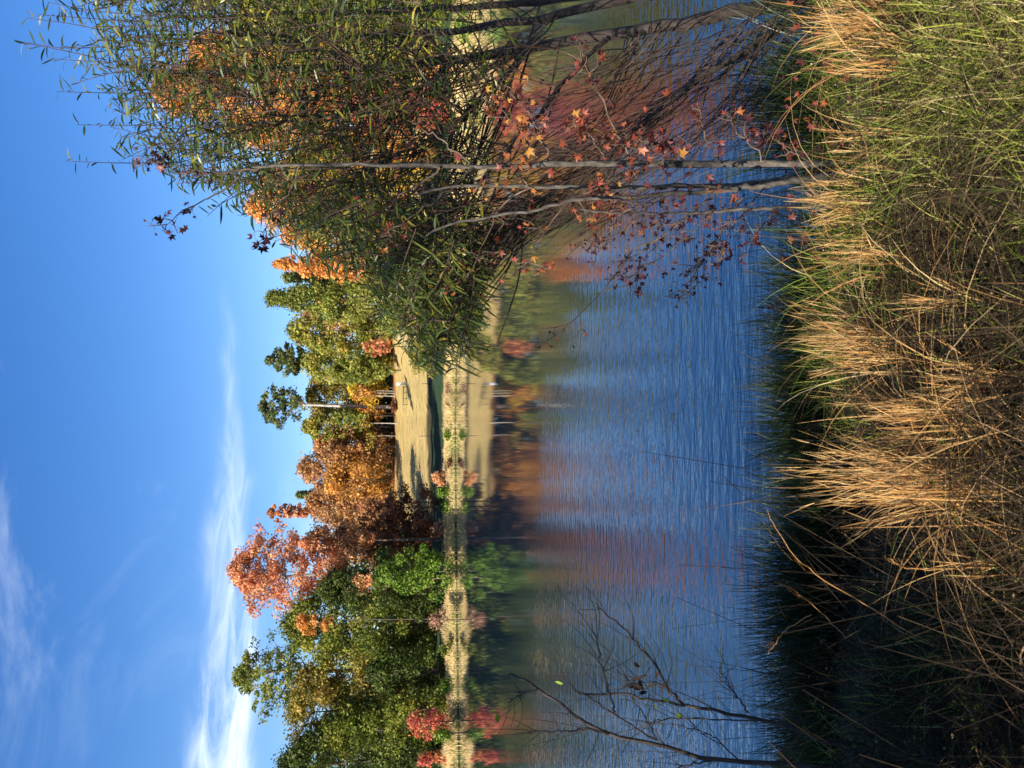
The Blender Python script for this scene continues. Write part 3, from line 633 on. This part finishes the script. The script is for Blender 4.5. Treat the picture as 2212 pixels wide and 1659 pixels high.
# ---- bare shrub at the left edge of the view
dead_m = leaf_mat('dead_leaf', [(.03, .02, .014), (.07, .045, .03), (.12, .08, .05)], .15, .8, .2)
def bare_shrub():
    rng = np.random.default_rng(5); b = np.array([-1.55, 2.55, 0]); b[2] = gz(b[0], b[1])
    root = empty('bare_shrub', tuple(b), 'leafless dark shrub spreading thin branches over the water beside the dark thicket', 'shrub')
    z = lambda x, y: (1097 + .504 * x, 1055 + .504 * y)
    L = [([(1500, 1230), (1200, 1180), (880, 1165), (700, 1110), (430, 1050), (270, 960), (130, 860), (60, 815), (0, 800)], .0075),
         ([(1400, 1100), (1200, 1020), (950, 965), (750, 925), (600, 905), (500, 885), (300, 880)], .0065),
         ([(130, 860), (70, 880), (10, 905)], .003), ([(750, 925), (690, 860), (640, 770), (560, 670), (500, 600), (380, 510)], .004),
         ([(740, 900), (660, 840), (540, 820)], .0025), ([(460, 960), (430, 850), (400, 730), (360, 580)], .003), ([(1030, 960), (960, 860), (900, 770)], .003),
         ([(430, 1050), (330, 1030), (230, 1040), (90, 1040)], .0035), ([(640, 1080), (520, 1010), (400, 930), (290, 860), (230, 800)], .003), ([(880, 1165), (760, 1190), (640, 1230), (520, 1260)], .003),
         ([(1100, 1000), (900, 990), (700, 985), (600, 1010)], .0025), ([(640, 1080), (600, 1000), (540, 900), (520, 820)], .0022), ([(1000, 1180), (900, 1080), (820, 1040), (640, 1000)], .0022)]
    tw = Acc(); tips = []
    for i, (pts, r) in enumerate(L):
        D = 2.75 + .25 * rng.uniform(-1, 1); pp = P4([(*z(*q), D + .05 * j) for j, q in enumerate(pts)], 22, rng, .003)
        r *= 1.35
        if r > .008:
            pp[0, 2] = gz(pp[0, 0], pp[0, 1]); a = Acc(); tubes(a, pp, np.linspace(r, r * .4, 22), 7); a.done('branch', willow_bark, root, True, origin=b)
        else: tubes(tw, pp, np.linspace(r, r * .4, 22), 5)
        for _ in range(13):
            j = rng.integers(5, 21); d = nrm(nrm(pp[j] - pp[j - 1]) + rng.normal(0, .5, 3)); l_ = rng.uniform(.05, .3)
            s = smooth_path([pp[j], pp[j] + d * l_ * .5, pp[j] + nrm(d + [0, 0, .2]) * l_], 5); tubes(tw, s, np.linspace(.0016, .0007, 5), 3); tips.append(s[-1])
    tw.done('twigs', willow_bark, root, True, origin=b)
    la = Acc(); q = np.array(tips)[rng.permutation(len(tips))[:7]]; n_ = len(q); d = nrm(rng.normal(0, 1, (n_, 3)) + [0, 0, -.6])
    P = np.stack([q + d * (t * .035) for t in np.linspace(0, 1, 5)], 1); ribbons(la, P, np.outer(np.full(n_, .010), [.1, .8, 1, .7, .05]), nrm(np.cross(d, rng.normal(0, 1, (n_, 3)))), rng.uniform(.4, .9, n_))
    la.done('leaves', LM['bgreen'], root, origin=b)
    la = Acc(); q0 = W(*z(570, 835), 2.8); n_ = 16; d = nrm(rng.normal(0, 1, (n_, 3)) + [0, 0, -1])
    q = q0 + rng.normal(0, 1, (n_, 3)) * [.035, .02, .03]
    P = np.stack([q + d * (t * .04) + [0, 0, -.012 * t * t] for t in np.linspace(0, 1, 5)], 1); ribbons(la, P, np.outer(np.full(n_, .0075), [.1, .8, 1, .7, .05]), nrm(np.cross(d, rng.normal(0, 1, (n_, 3)))), rng.uniform(0, .3, n_))
    la.done('dead_leaves', dead_m, root, origin=b)
bare_shrub()

# ---- grasses
sedge = leaf_mat('broomsedge', [(.11, .06, .025), (.40, .20, .07), (.62, .34, .11), (.76, .49, .20), (.72, .55, .27), (.16, .25, .03)], .3, .6, .3, pos=[0, .25, .5, .72, .9, .97])
rush_m = leaf_mat('rush_green', [(.008, .018, .008), (.02, .04, .014), (.04, .07, .018), (.10, .11, .03)], .15, .45, .5)
lawn = leaf_mat('bank_grass_green', [(.06, .11, .012), (.24, .30, .03), (.48, .50, .08), (.66, .58, .2), (.7, .54, .28)], .4, .5, .4, pos=[0, .25, .5, .75, 1])
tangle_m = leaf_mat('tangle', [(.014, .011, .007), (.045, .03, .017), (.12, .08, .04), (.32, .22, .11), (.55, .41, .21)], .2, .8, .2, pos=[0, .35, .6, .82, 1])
def blades(acc, rng, x, y, z, h, lean, wd, T, K=7, az=None, curl=0.):
    N = len(x); a = rng.uniform(0, 2 * math.pi, N) if az is None else az
    d = np.stack([np.cos(a), np.sin(a), np.zeros(N)], 1); b = np.stack([x, y, z], 1); k = np.linspace(0, 1, K)
    P = np.stack([b + d * (h * lean * t ** 1.8)[:, None] + np.array([0, 0, 1.]) * (h * (t - np.clip(lean, 0, 1.4) * (.32 + curl) * t ** 2.4))[:, None] for t in k], 1)
    prof_ = np.array([.8, 1, 1, .9, .7, .45, .08]) if K == 7 else np.linspace(1, .08, K)
    s = nrm(np.cross(d, [0, 0, 1.]) + rng.normal(0, .5, (N, 3)) * [1, 1, 0]); ribbons(acc, P, np.outer(wd, prof_), s, T)
    return P
SG = 'golden broomsedge clumps on the near bank'
def sedge_clump(i, dyt, dxt, D, n, spread, label, green=0., lean=.12):
    rng = np.random.default_rng(500 + i); top = W(dxt, dyt, D); x0 = top[0]; g = gz(x0, D); h0 = max(.3, top[2] - g)
    root = empty('broomsedge_clump', (x0, D, g), label, 'grass clump', SG)
    n = int(n * .37); a = Acc(); x = rng.normal(0, spread * .5, n); y = rng.normal(0, spread * .9, n); h = h0 * (.35 + .7 * rng.uniform(0, 1, n) ** .7)
    T = np.clip(rng.uniform(.2, .9, n), 0, .9); T = np.where(rng.uniform(0, 1, n) < green, 1., T)
    P = blades(a, rng, x, y, np.full(n, -.05), h, rng.uniform(.01, 1, n) ** 2 * lean * 2.6, rng.uniform(.0010, .0028, n), T)
    a.done('stalks', sedge, root)
    # feathery seed sprays on the upper half of the stalks
    f = Acc(); m = n * 9; i_ = rng.integers(0, n, m); t = rng.uniform(.42, 1, m) * 5.99; j = t.astype(int); fr = (t - j)[:, None]
    q = P[i_, j] * (1 - fr) + P[i_, j + 1] * fr; d = nrm(nrm(P[i_, j + 1] - P[i_, j]) + rng.normal(0, .13, (m, 3)))
    L = rng.uniform(.03, .10, m); PP = np.stack([q, q + d * (L * .5)[:, None], q + d * L[:, None]], 1)
    ribbons(f, PP, np.outer(rng.uniform(.0006, .0013, m), [1, .9, .3]), nrm(np.cross(d, rng.normal(0, 1, (m, 3)))), np.clip(rng.uniform(.35, .88, m), 0, .9))
    f.done('seed_sprays', sedge, root)
    # curling leaves at the foot
    c = Acc(); m = int(n * 1.4); x = rng.normal(0, spread * 1.4, m); y = rng.normal(0, spread * 1.4, m); h = rng.uniform(.12, .62, m)
    blades(c, rng, x, y, np.full(m, -.02), h, rng.uniform(.5, 1.5, m), rng.uniform(.001, .0024, m), np.where(rng.uniform(0, 1, m) < .15 + green, 1., rng.uniform(.1, .9, m)), curl=.25)
    c.done('blades', sedge, root)
for i, a_ in enumerate([
    (700, 1672, 2.75, 70, .045, 'tallest slim golden clump, nearest the thin green-gold grasses by the saplings'),
    (735, 1705, 2.65, 75, .05, 'feathery orange clump beside the tallest golden one, spreading tips'),
    (765, 1740, 2.5, 50, .05, 'slim upright golden clump in front of the dark rushes'),
    (812, 1960, 2.1, 60, .05, 'short pale golden clump low among curled dry leaves'),
    (868, 1745, 2.6, 40, .05, 'golden clump with leaning thin tips in the middle of the bank'),
    (900, 1860, 2.2, 90, .06, 'low thick sunlit golden clump in the middle of the bank'),
    (940, 1840, 2.35, 60, .05, 'golden clump with one long arching blade in front of the dark rushes'),
    (1022, 1700, 2.35, 100, .05, 'thick bushy orange clump at the left end of the sunlit row'),
    (1055, 1712, 2.2, 90, .05, 'large close orange clump standing before the dark thicket'),
    (1092, 1760, 2.25, 60, .045, 'leftmost ragged orange clump, beside the dark thicket'),
    (640, 1980, 2.2, 34, .05, 'small thin golden clump in the shade left of the green-gold grasses'),
    (28, 1740, 2.6, 90, .07, 'golden orange clump at the far right end of the bank under the willow'),
    (60, 1720, 2.75, 70, .06, 'upright orange clump in front of the willow limbs'),
    (125, 1830, 2.5, 60, .06, 'low golden clump right of the dark hollow under the willow'),
    (1225, 1960, 2.1, 14, .03, 'few thick pale stalks in the dark thicket')]):
    sedge_clump(i, *a_)
for i, a_ in enumerate([
    (475, 1690, 2.9, 60, .09, 'loose green and gold grass tuft left of the sapling stems', .35, .2),
    (520, 1740, 2.75, 55, .08, 'thin green-gold grass tuft with crossing blades over the water', .4, .22),
    (415, 1800, 2.75, 60, .09, 'brownish grass tuft at the feet of the forked sapling', .2, .2),
    (560, 1800, 2.6, 30, .08, 'sparse green-gold tuft above the dark hollow', .45, .2),
    (300, 1880, 2.6, 50, .1, 'green and tan tuft right of the grey sapling trunk', .4, .25)]):
    sedge_clump(40 + i, *a_)
def rush_clump(i, dyt, dxt, D, n, spread, label):
    n = int(n * 2.8); rng = np.random.default_rng(700 + i); top = W(dxt, dyt, D); x0 = top[0]; g = max(gz(x0, D), -.25); h0 = max(.3, top[2] - g) * 1.16
    a = Acc(); x = rng.normal(0, spread, n); y = rng.normal(0, spread * .7, n); h = h0 * rng.uniform(.45, 1.0, n) ** .8
    az = np.arctan2(y + rng.normal(0, spread * .5, n), x + rng.normal(0, spread * .5, n))
    blades(a, rng, x, y, np.full(n, -.1), h, rng.uniform(.05, .45, n), rng.uniform(.0018, .0036, n), rng.uniform(0, 1, n) ** 1.6, az=az)
    o = a.done('rush_clump', rush_m); o.location = (x0, D, g); tag(o, label, 'rushes', 'dark green rushes standing along the water edge')
for i, a_ in enumerate([
    (575, 1590, 3.9, 110, .16, 'sparse rush clump left of the sapling branches'), (640, 1600, 3.85, 150, .16, 'rush clump with fine arching tips just right of the tallest golden clump'),
    (715, 1600, 3.8, 170, .15, 'rush clump right behind the tallest golden clump'), (790, 1605, 3.7, 190, .16, 'dense rush clump behind the slim upright golden clump'),
    (860, 1590, 3.7, 230, .16, 'dense dark rush clump behind the middle of the golden row'), (925, 1592, 3.65, 230, .16, 'dense rush clump with long tips behind the arching blade'),
    (985, 1625, 3.6, 190, .14, 'dark rush clump right of the thick bushy orange clump'), (1050, 1650, 3.7, 80, .15, 'thin rush clump half hidden by the large orange clump'),
    (1140, 1595, 3.6, 240, .15, 'broad dark rush clump behind the long bent stalk'), (1215, 1600, 3.6, 240, .16, 'dark rush clump in the middle of the shaded left bank'),
    (1290, 1580, 3.6, 260, .16, 'tallest dark rush clump of the shaded left bank'), (1370, 1590, 3.6, 240, .16, 'dark rush clump beside the bare shrub'), (1440, 1620, 3.6, 160, .15, 'dark rush clump behind the bare shrub'), (1540, 1640, 3.6, 160, .17, 'short dark rush clump beyond the bare shrub'), (1640, 1640, 3.6, 160, .17, 'last dark rush clump at the left end of the bank'), (1600, 1600, 4.15, 190, .2, 'dark rushes at the water behind the short rush clump past the bare shrub'),
    (300, 1560, 4.3, 120, .2, 'dark rushes at the water right of the grey sapling trunk'), (220, 1500, 4.5, 130, .22, 'dark rushes in the hollow under the willow fans'), (150, 1560, 4.3, 120, .2, 'dark rushes below the thick willow limb')]):
    rush_clump(i, *a_)
def stalks():
    rng = np.random.default_rng(8)
    z = lambda x, y: (1097 + .504 * x, 1055 + .504 * y)
    for pts, r, D, lab in [([(2000, 760), (1660, 580), (1540, 500), (1400, 420), (1280, 340), (1200, 250), (1140, 160), (1112, 90)], .0032, 2.3, 'long bent tan stalk arching out of the dark thicket over the rushes'),
                           ([(1450, 640), (1350, 540), (1230, 440), (1140, 400)], .0024, 2.7, 'short grey-brown stalk below the long bent one, leaning over dark rushes'),
                           ([(1300, 540), (1200, 600), (1150, 660), (1115, 710)], .0028, 2.8, 'drooping grey-brown blade end hanging before the dark rushes'),
                           ([(2212, 330), (2050, 335), (1900, 340), (1750, 345), (1690, 335), (1640, 300)], .0042, 2.1, 'thick pale yellow stalk standing upright in the dark thicket'),
                           ([(2200, 900), (2050, 810), (1900, 745), (1820, 740)], .003, 2.1, 'tan stalk slanting across the dark thicket below the yellow leaves')]:
        pp = P4([(*z(*q), D) for q in pts], 24, rng, .002); o_ = pp[0].copy()
        a = Acc(); tubes(a, pp, np.linspace(r * .75, r * .25, 24), 6, [.35]); q = pp[12:20]
        ribbons(a, np.stack([q, q + [.01, 0, .03], q + [.03, 0, .05]], 1), np.full((8, 3), .0016) * [1, 1, .2], np.tile([0, 1., 0], (8, 1)), np.full(8, .4))
        o = a.done('dry_stalk', sedge, None, True, origin=o_); o.location = o_; tag(o, lab, 'stalk')
stalks()
def cover():
    rng = np.random.default_rng(9)
    # green grass, sunny right part of the bank
    a = Acc(); N = 34000
    x = rng.uniform(-.2, 2.2, N); y = rng.uniform(1.35, 2.9, N)
    den = np.clip((x - .12) * 1.2 + .8 * wob(x, y, 2.9, 3), 0, 1) * np.clip((2.42 - y) * 2.2 + .5 * wob(x, y, 3.3, 6), 0.03, 1)
    k = rng.uniform(0, 1, N) < den; x, y = x[k], y[k]; N = len(x)
    blades(a, rng, x, y, tz(x, y) - .02, rng.uniform(.06, .24, N), rng.uniform(.1, 1.4, N), rng.uniform(.0008, .0018, N), np.clip(rng.uniform(.05, 1.05, N) + .2 * wob(x, y, 5, 1), 0, 1))
    tag(a.done('green_grass', lawn), 'sunny short green and yellow grass at the near foot of the bank', 'grass', kind='stuff')
    # tangle of dead stems over the whole bank
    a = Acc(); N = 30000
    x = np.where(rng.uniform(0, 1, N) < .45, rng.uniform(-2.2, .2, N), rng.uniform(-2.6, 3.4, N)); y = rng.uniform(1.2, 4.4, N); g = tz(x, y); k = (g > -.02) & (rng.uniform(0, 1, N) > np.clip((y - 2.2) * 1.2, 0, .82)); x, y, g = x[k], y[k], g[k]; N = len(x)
    thick = np.clip(.55 - x * .12, .15, 1)
    q = np.stack([x, y, g + rng.uniform(0, 1, N) ** 1.6 * .30 * thick * np.clip((3.15 - y) / 1.0, .12, 1)], 1)
    d = nrm(rng.normal(0, 1, (N, 3)) * [1, 1, .75] + [0, 0, .25]); L = rng.uniform(.06, .3, N); bnd = rng.normal(0, .6, (N, 3))
    P = np.stack([q + d * (L * t)[:, None] + bnd * (L * t * t)[:, None] for t in np.linspace(0, 1, 6)], 1)
    ribbons(a, P, np.outer(rng.uniform(.0007, .0022, N), [1, 1, .9, .8, .6, .1]), nrm(np.cross(d, rng.normal(0, 1, (N, 3)))), rng.beta(1.15, 3.4, N) * np.where(rng.uniform(0, 1, N) < np.clip((y - 1.9), 0, .85), .3, 1))  # stems towards the water tinted darker: shade between clumps put into colour
    m = 7000; x = rng.uniform(-.3, 1.6, m); y = rng.uniform(1.2, 2.7, m); q = np.stack([x, y, tz(x, y) + rng.uniform(0, .08, m)], 1)
    d = nrm(rng.normal(0, 1, (m, 3)) * [1, 1, .6] + [0, 0, .2]); L = rng.uniform(.04, .2, m); bnd = rng.normal(0, .8, (m, 3))
    P = np.stack([q + d * (L * t)[:, None] + bnd * (L * t * t)[:, None] for t in np.linspace(0, 1, 6)], 1)
    ribbons(a, P, np.outer(rng.uniform(.0007, .002, m), [1, 1, .9, .8, .6, .1]), nrm(np.cross(d, rng.normal(0, 1, (m, 3)))), rng.beta(1.1, 3.2, m))
    m = 1500; x = rng.uniform(-2.4, -.3, m); y = rng.uniform(1.3, 2.9, m); q = np.stack([x, y, tz(x, y) - .02], 1)
    d = nrm(rng.normal(0, .5, (m, 3)) + [0, 0, .8]); L = rng.uniform(.1, .42, m); bnd = rng.normal(0, .7, (m, 3))
    P = np.stack([q + d * (L * t)[:, None] + bnd * (L * t * t)[:, None] for t in np.linspace(0, 1, 9)], 1)
    tubes(a, P, np.outer(rng.uniform(.0012, .0026, m), np.linspace(1, .4, 9)), 4, rng.beta(1.1, 3.6, m))
    # bits of dead leaf
    m = 30000; x = rng.uniform(-2.6, 3.4, m); y = rng.uniform(1.3, 4.3, m); z_ = tz(x, y) + rng.uniform(0, .3, m) ** 1.5 * np.clip((4.8 - y), .1, 1)
    leafquads(rng, np.stack([x, y, z_], 1), np.tile([0, 0, 1.], (m, 1)), .0065, a, rng.beta(1.5, 2.2, m))
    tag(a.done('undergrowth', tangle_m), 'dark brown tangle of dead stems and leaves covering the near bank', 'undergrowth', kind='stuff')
    # green sprouts low in the thicket and along the foot of the golden row
    a = Acc(); N = 15000; x = rng.uniform(-2.2, 2.6, N); y = rng.uniform(1.3, 4.5, N); k = wob(x, y, 3.1, 8) > np.where(x < -.2, .4, -.05); x, y = x[k], y[k]; N = len(x)
    blades(a, rng, x, y, tz(x, y) - .02, rng.uniform(.08, .3, N), rng.uniform(.1, 1.2, N), rng.uniform(.0008, .002, N), rng.beta(1.2, 3, N) * .8)
    tag(a.done('bank_sprouts', lawn), 'thin dark green grass scattered through the dead stems of the bank', 'grass', kind='stuff')
    # fallen star leaves
    a = Acc(); m = 130; x = np.concatenate([rng.normal(1.15, .35, 90), rng.uniform(.2, 2.6, 40)]); y = np.concatenate([rng.uniform(2.9, 3.9, 90), rng.uniform(2.8, 4.2, 40)])
    c = np.stack([x, y, tz(x, y) + rng.uniform(.04, .3, m)], 1); star_leaves(a, c, nrm(rng.normal(0, 1, (m, 3)) * [1, 1, .4]), rng.uniform(.016, .034, m), rng.uniform(.1, .78, m), rng)
    tag(a.done('fallen_leaves', gum_leaf), 'red and orange star leaves caught in the grass around the saplings', 'leaves', kind='stuff')
cover()

# ---- unseen growth added beside and behind the viewpoint to shade part of the bank
def shade_tree(name, label, x, y, zc, r, rz, ncl, per, pal, seed, leaf=.09):
    rng = np.random.default_rng(seed); g = gz(x, y); root = empty(name, (x, y, g), label, 'tree' if zc > 3 else 'shrub')
    d = nrm(rng.normal(0, 1, (ncl, 3))); cc = d * rng.uniform(.1, 1, (ncl, 1)) ** .5 * [r, r, rz] + [0, 0, zc - g]
    i_ = np.repeat(np.arange(ncl), per); e_ = nrm(rng.normal(0, 1, (len(i_), 3))); cr = r * .26
    a = Acc(); P_ = cc[i_] + e_ * rng.uniform(.1, 1, (len(i_), 1)) ** .6 * cr; leafquads(rng, P_, e_, leaf, a, rng.uniform(0, 1, len(P_)))
    a.done('crown', LM[pal], root)
    t_ = Acc(); tubes(t_, smooth_path([[0, 0, -.3], [.05 * r, 0, (zc - g) * .5], [0, .03 * r, zc - g]], 8), np.linspace(.03 + .02 * zc, .02, 8), 7)
    for k in range(min(14, ncl)):
        tubes(t_, smooth_path([[0, 0, (zc - g) * .6], cc[k] * .6 + [0, 0, (zc - g) * .25], cc[k]], 5), np.linspace(.012 + .004 * zc, .006, 5), 5)
    t_.done('trunk', bark_brown, root, True)
shade_tree('broadleaf_tree', 'unseen tree added behind the viewpoint to shade the willow', -7.6, -2.6, 9.6, 3.2, 2.2, 30, 130, 'green', 1)
shade_tree('shrub', 'unseen thick bush added to shade the dark left end of the bank', -3.0, .75, 2.4, .85, .7, 40, 150, 'olive', 2, .05)
shade_tree('shrub', 'unseen leafy bush added to the left of the dark thicket to shade it', -3.3, 2.2, 2.4, .95, .8, 42, 150, 'olive', 3, .05)

# ------------------------------------------------------------------ light, sky, camera
SUN = Vector((-.60, -.69, .60)).normalized()
sl = bpy.data.lights.new('sun', 'SUN'); sl.energy = 4.2; sl.angle = math.radians(.53); sl.color = (1, .90, .74)
so = bpy.data.objects.new('sun', sl); C.objects.link(so); so.rotation_euler = SUN.to_track_quat('Z', 'Y').to_euler()
w = bpy.data.worlds.new('World'); bpy.context.scene.world = w; w.use_nodes = True
n = w.node_tree.nodes; l = w.node_tree.links; n.clear()
sky = n.new('ShaderNodeTexSky'); sky.sky_type = 'NISHITA'; sky.sun_disc = False
sky.sun_elevation = math.asin(SUN.z); sky.sun_rotation = math.atan2(SUN.x, SUN.y); sky.air_density = 1.0; sky.dust_density = .4; sky.ozone_density = 2.0
def M(op, *a):
    k = n.new('ShaderNodeMath'); k.operation = op
    for i, v in enumerate(a):
        if isinstance(v, (int, float)): k.inputs[i].default_value = v
        else: l.new(v, k.inputs[i])
    return k.outputs[0]
def MR(v, a, b, c, d, smooth=False):
    k = n.new('ShaderNodeMapRange'); k.inputs[1].default_value = a; k.inputs[2].default_value = b; k.inputs[3].default_value = c; k.inputs[4].default_value = d
    if smooth: k.interpolation_type = 'SMOOTHSTEP'
    l.new(v, k.inputs[0]); return k.outputs[0]
tc = n.new('ShaderNodeTexCoord'); sp = n.new('ShaderNodeSeparateXYZ'); l.new(tc.outputs['Generated'], sp.inputs[0])
az = M('ARCTAN2', sp.outputs[0], sp.outputs[1]); el = M('ARCSINE', sp.outputs[2])
cx = n.new('ShaderNodeCombineXYZ'); l.new(az, cx.inputs[0]); l.new(el, cx.inputs[1])
def nz(sx, sy, sc, det, rough=.55, dist=0., off=0.):
    mp = n.new('ShaderNodeMapping'); mp.inputs['Scale'].default_value = (sx, sy, 1); mp.inputs['Location'].default_value = (off, off, 0); mp.inputs['Rotation'].default_value = (0, 0, .18)
    t = n.new('ShaderNodeTexNoise'); t.inputs['Scale'].default_value = sc; t.inputs['Detail'].default_value = det; t.inputs['Roughness'].default_value = rough; t.inputs['Distortion'].default_value = dist
    l.new(cx.outputs[0], mp.inputs[0]); l.new(mp.outputs[0], t.inputs['Vector']); return t.outputs['Fac']
bigN = nz(1, 1, 3.5, 3, off=2.1)
cen = M('ADD', M('ADD', MR(az, -.5, -.1, .216, .222), MR(az, -.16, .06, 0, .02)), M('MULTIPLY', M('SUBTRACT', bigN, .5), .10))
wid = MR(az, -.5, .12, .018, .007)
q = M('DIVIDE', M('SUBTRACT', el, cen), wid); band = M('EXPONENT', M('MULTIPLY', M('MULTIPLY', q, q), -1.))
streak = MR(nz(1.6, 9, 5, 8, .62, 1.1), .34, .64, .12, 1.)
amp = MR(az, -.42, .13, .74, .0)
q2 = M('DIVIDE', M('SUBTRACT', M('SUBTRACT', el, cen), MR(az, -.45, -.05, .03, .012)), .012)
band = M('MINIMUM', M('ADD', band, M('MULTIPLY', M('EXPONENT', M('MULTIPLY', M('MULTIPLY', q2, q2), -1.)), MR(az, -.12, -.02, .6, 0))), 1.)
c1 = M('MULTIPLY', M('MULTIPLY', band, streak), amp)
wisp = MR(nz(1, 2.2, 2.6, 6, .62, 1.2, 1.9), .50, .85, 0, .27, True)
wa = M('MULTIPLY', M('MULTIPLY', MR(az, -.5, -.25, .15, 1), MR(az, -.08, .1, 1, 0)), MR(el, .02, .5, .35, 1.1))
cloud = M('MINIMUM', M('ADD', c1, M('MULTIPLY', wisp, wa)), 1.)
bg = n.new('ShaderNodeBackground'); bg.inputs['Strength'].default_value = .085
hs = n.new('ShaderNodeHueSaturation'); hs.inputs['Saturation'].default_value = 1.36; hs.inputs['Hue'].default_value = .512; l.new(sky.outputs[0], hs.inputs['Color'])
mx = n.new('ShaderNodeMix'); mx.data_type = 'RGBA'; l.new(cloud, mx.inputs[0]); l.new(hs.outputs[0], mx.inputs[6]); mx.inputs[7].default_value = (8.6, 9.1, 9.8, 1)
l.new(mx.outputs[2], bg.inputs['Color']); ow = n.new('ShaderNodeOutputWorld'); l.new(bg.outputs[0], ow.inputs[0])

cam = bpy.data.cameras.new('camera'); cam.sensor_width = 36; cam.lens = 28; cam.clip_start = .05; cam.clip_end = 3000; cam.dof.use_dof = True; cam.dof.focus_distance = 6; cam.dof.aperture_fstop = 7
co = bpy.data.objects.new('camera', cam); C.objects.link(co)
X = Vector((0, -st_, -ct)); Y = Vector((1, 0, 0)); Z = Vector((0, -ct, st_))
co.matrix_world = Matrix(((X.x, Y.x, Z.x, 0), (X.y, Y.y, Z.y, 0), (X.z, Y.z, Z.z, H), (0, 0, 0, 1)))
sc = bpy.context.scene; sc.camera = co
sc.view_settings.view_transform = 'Standard'; sc.view_settings.look = 'None'; sc.view_settings.exposure = 1.2; sc.view_settings.gamma = 1
sc.cycles.max_bounces = 6; sc.cycles.transparent_max_bounces = 4
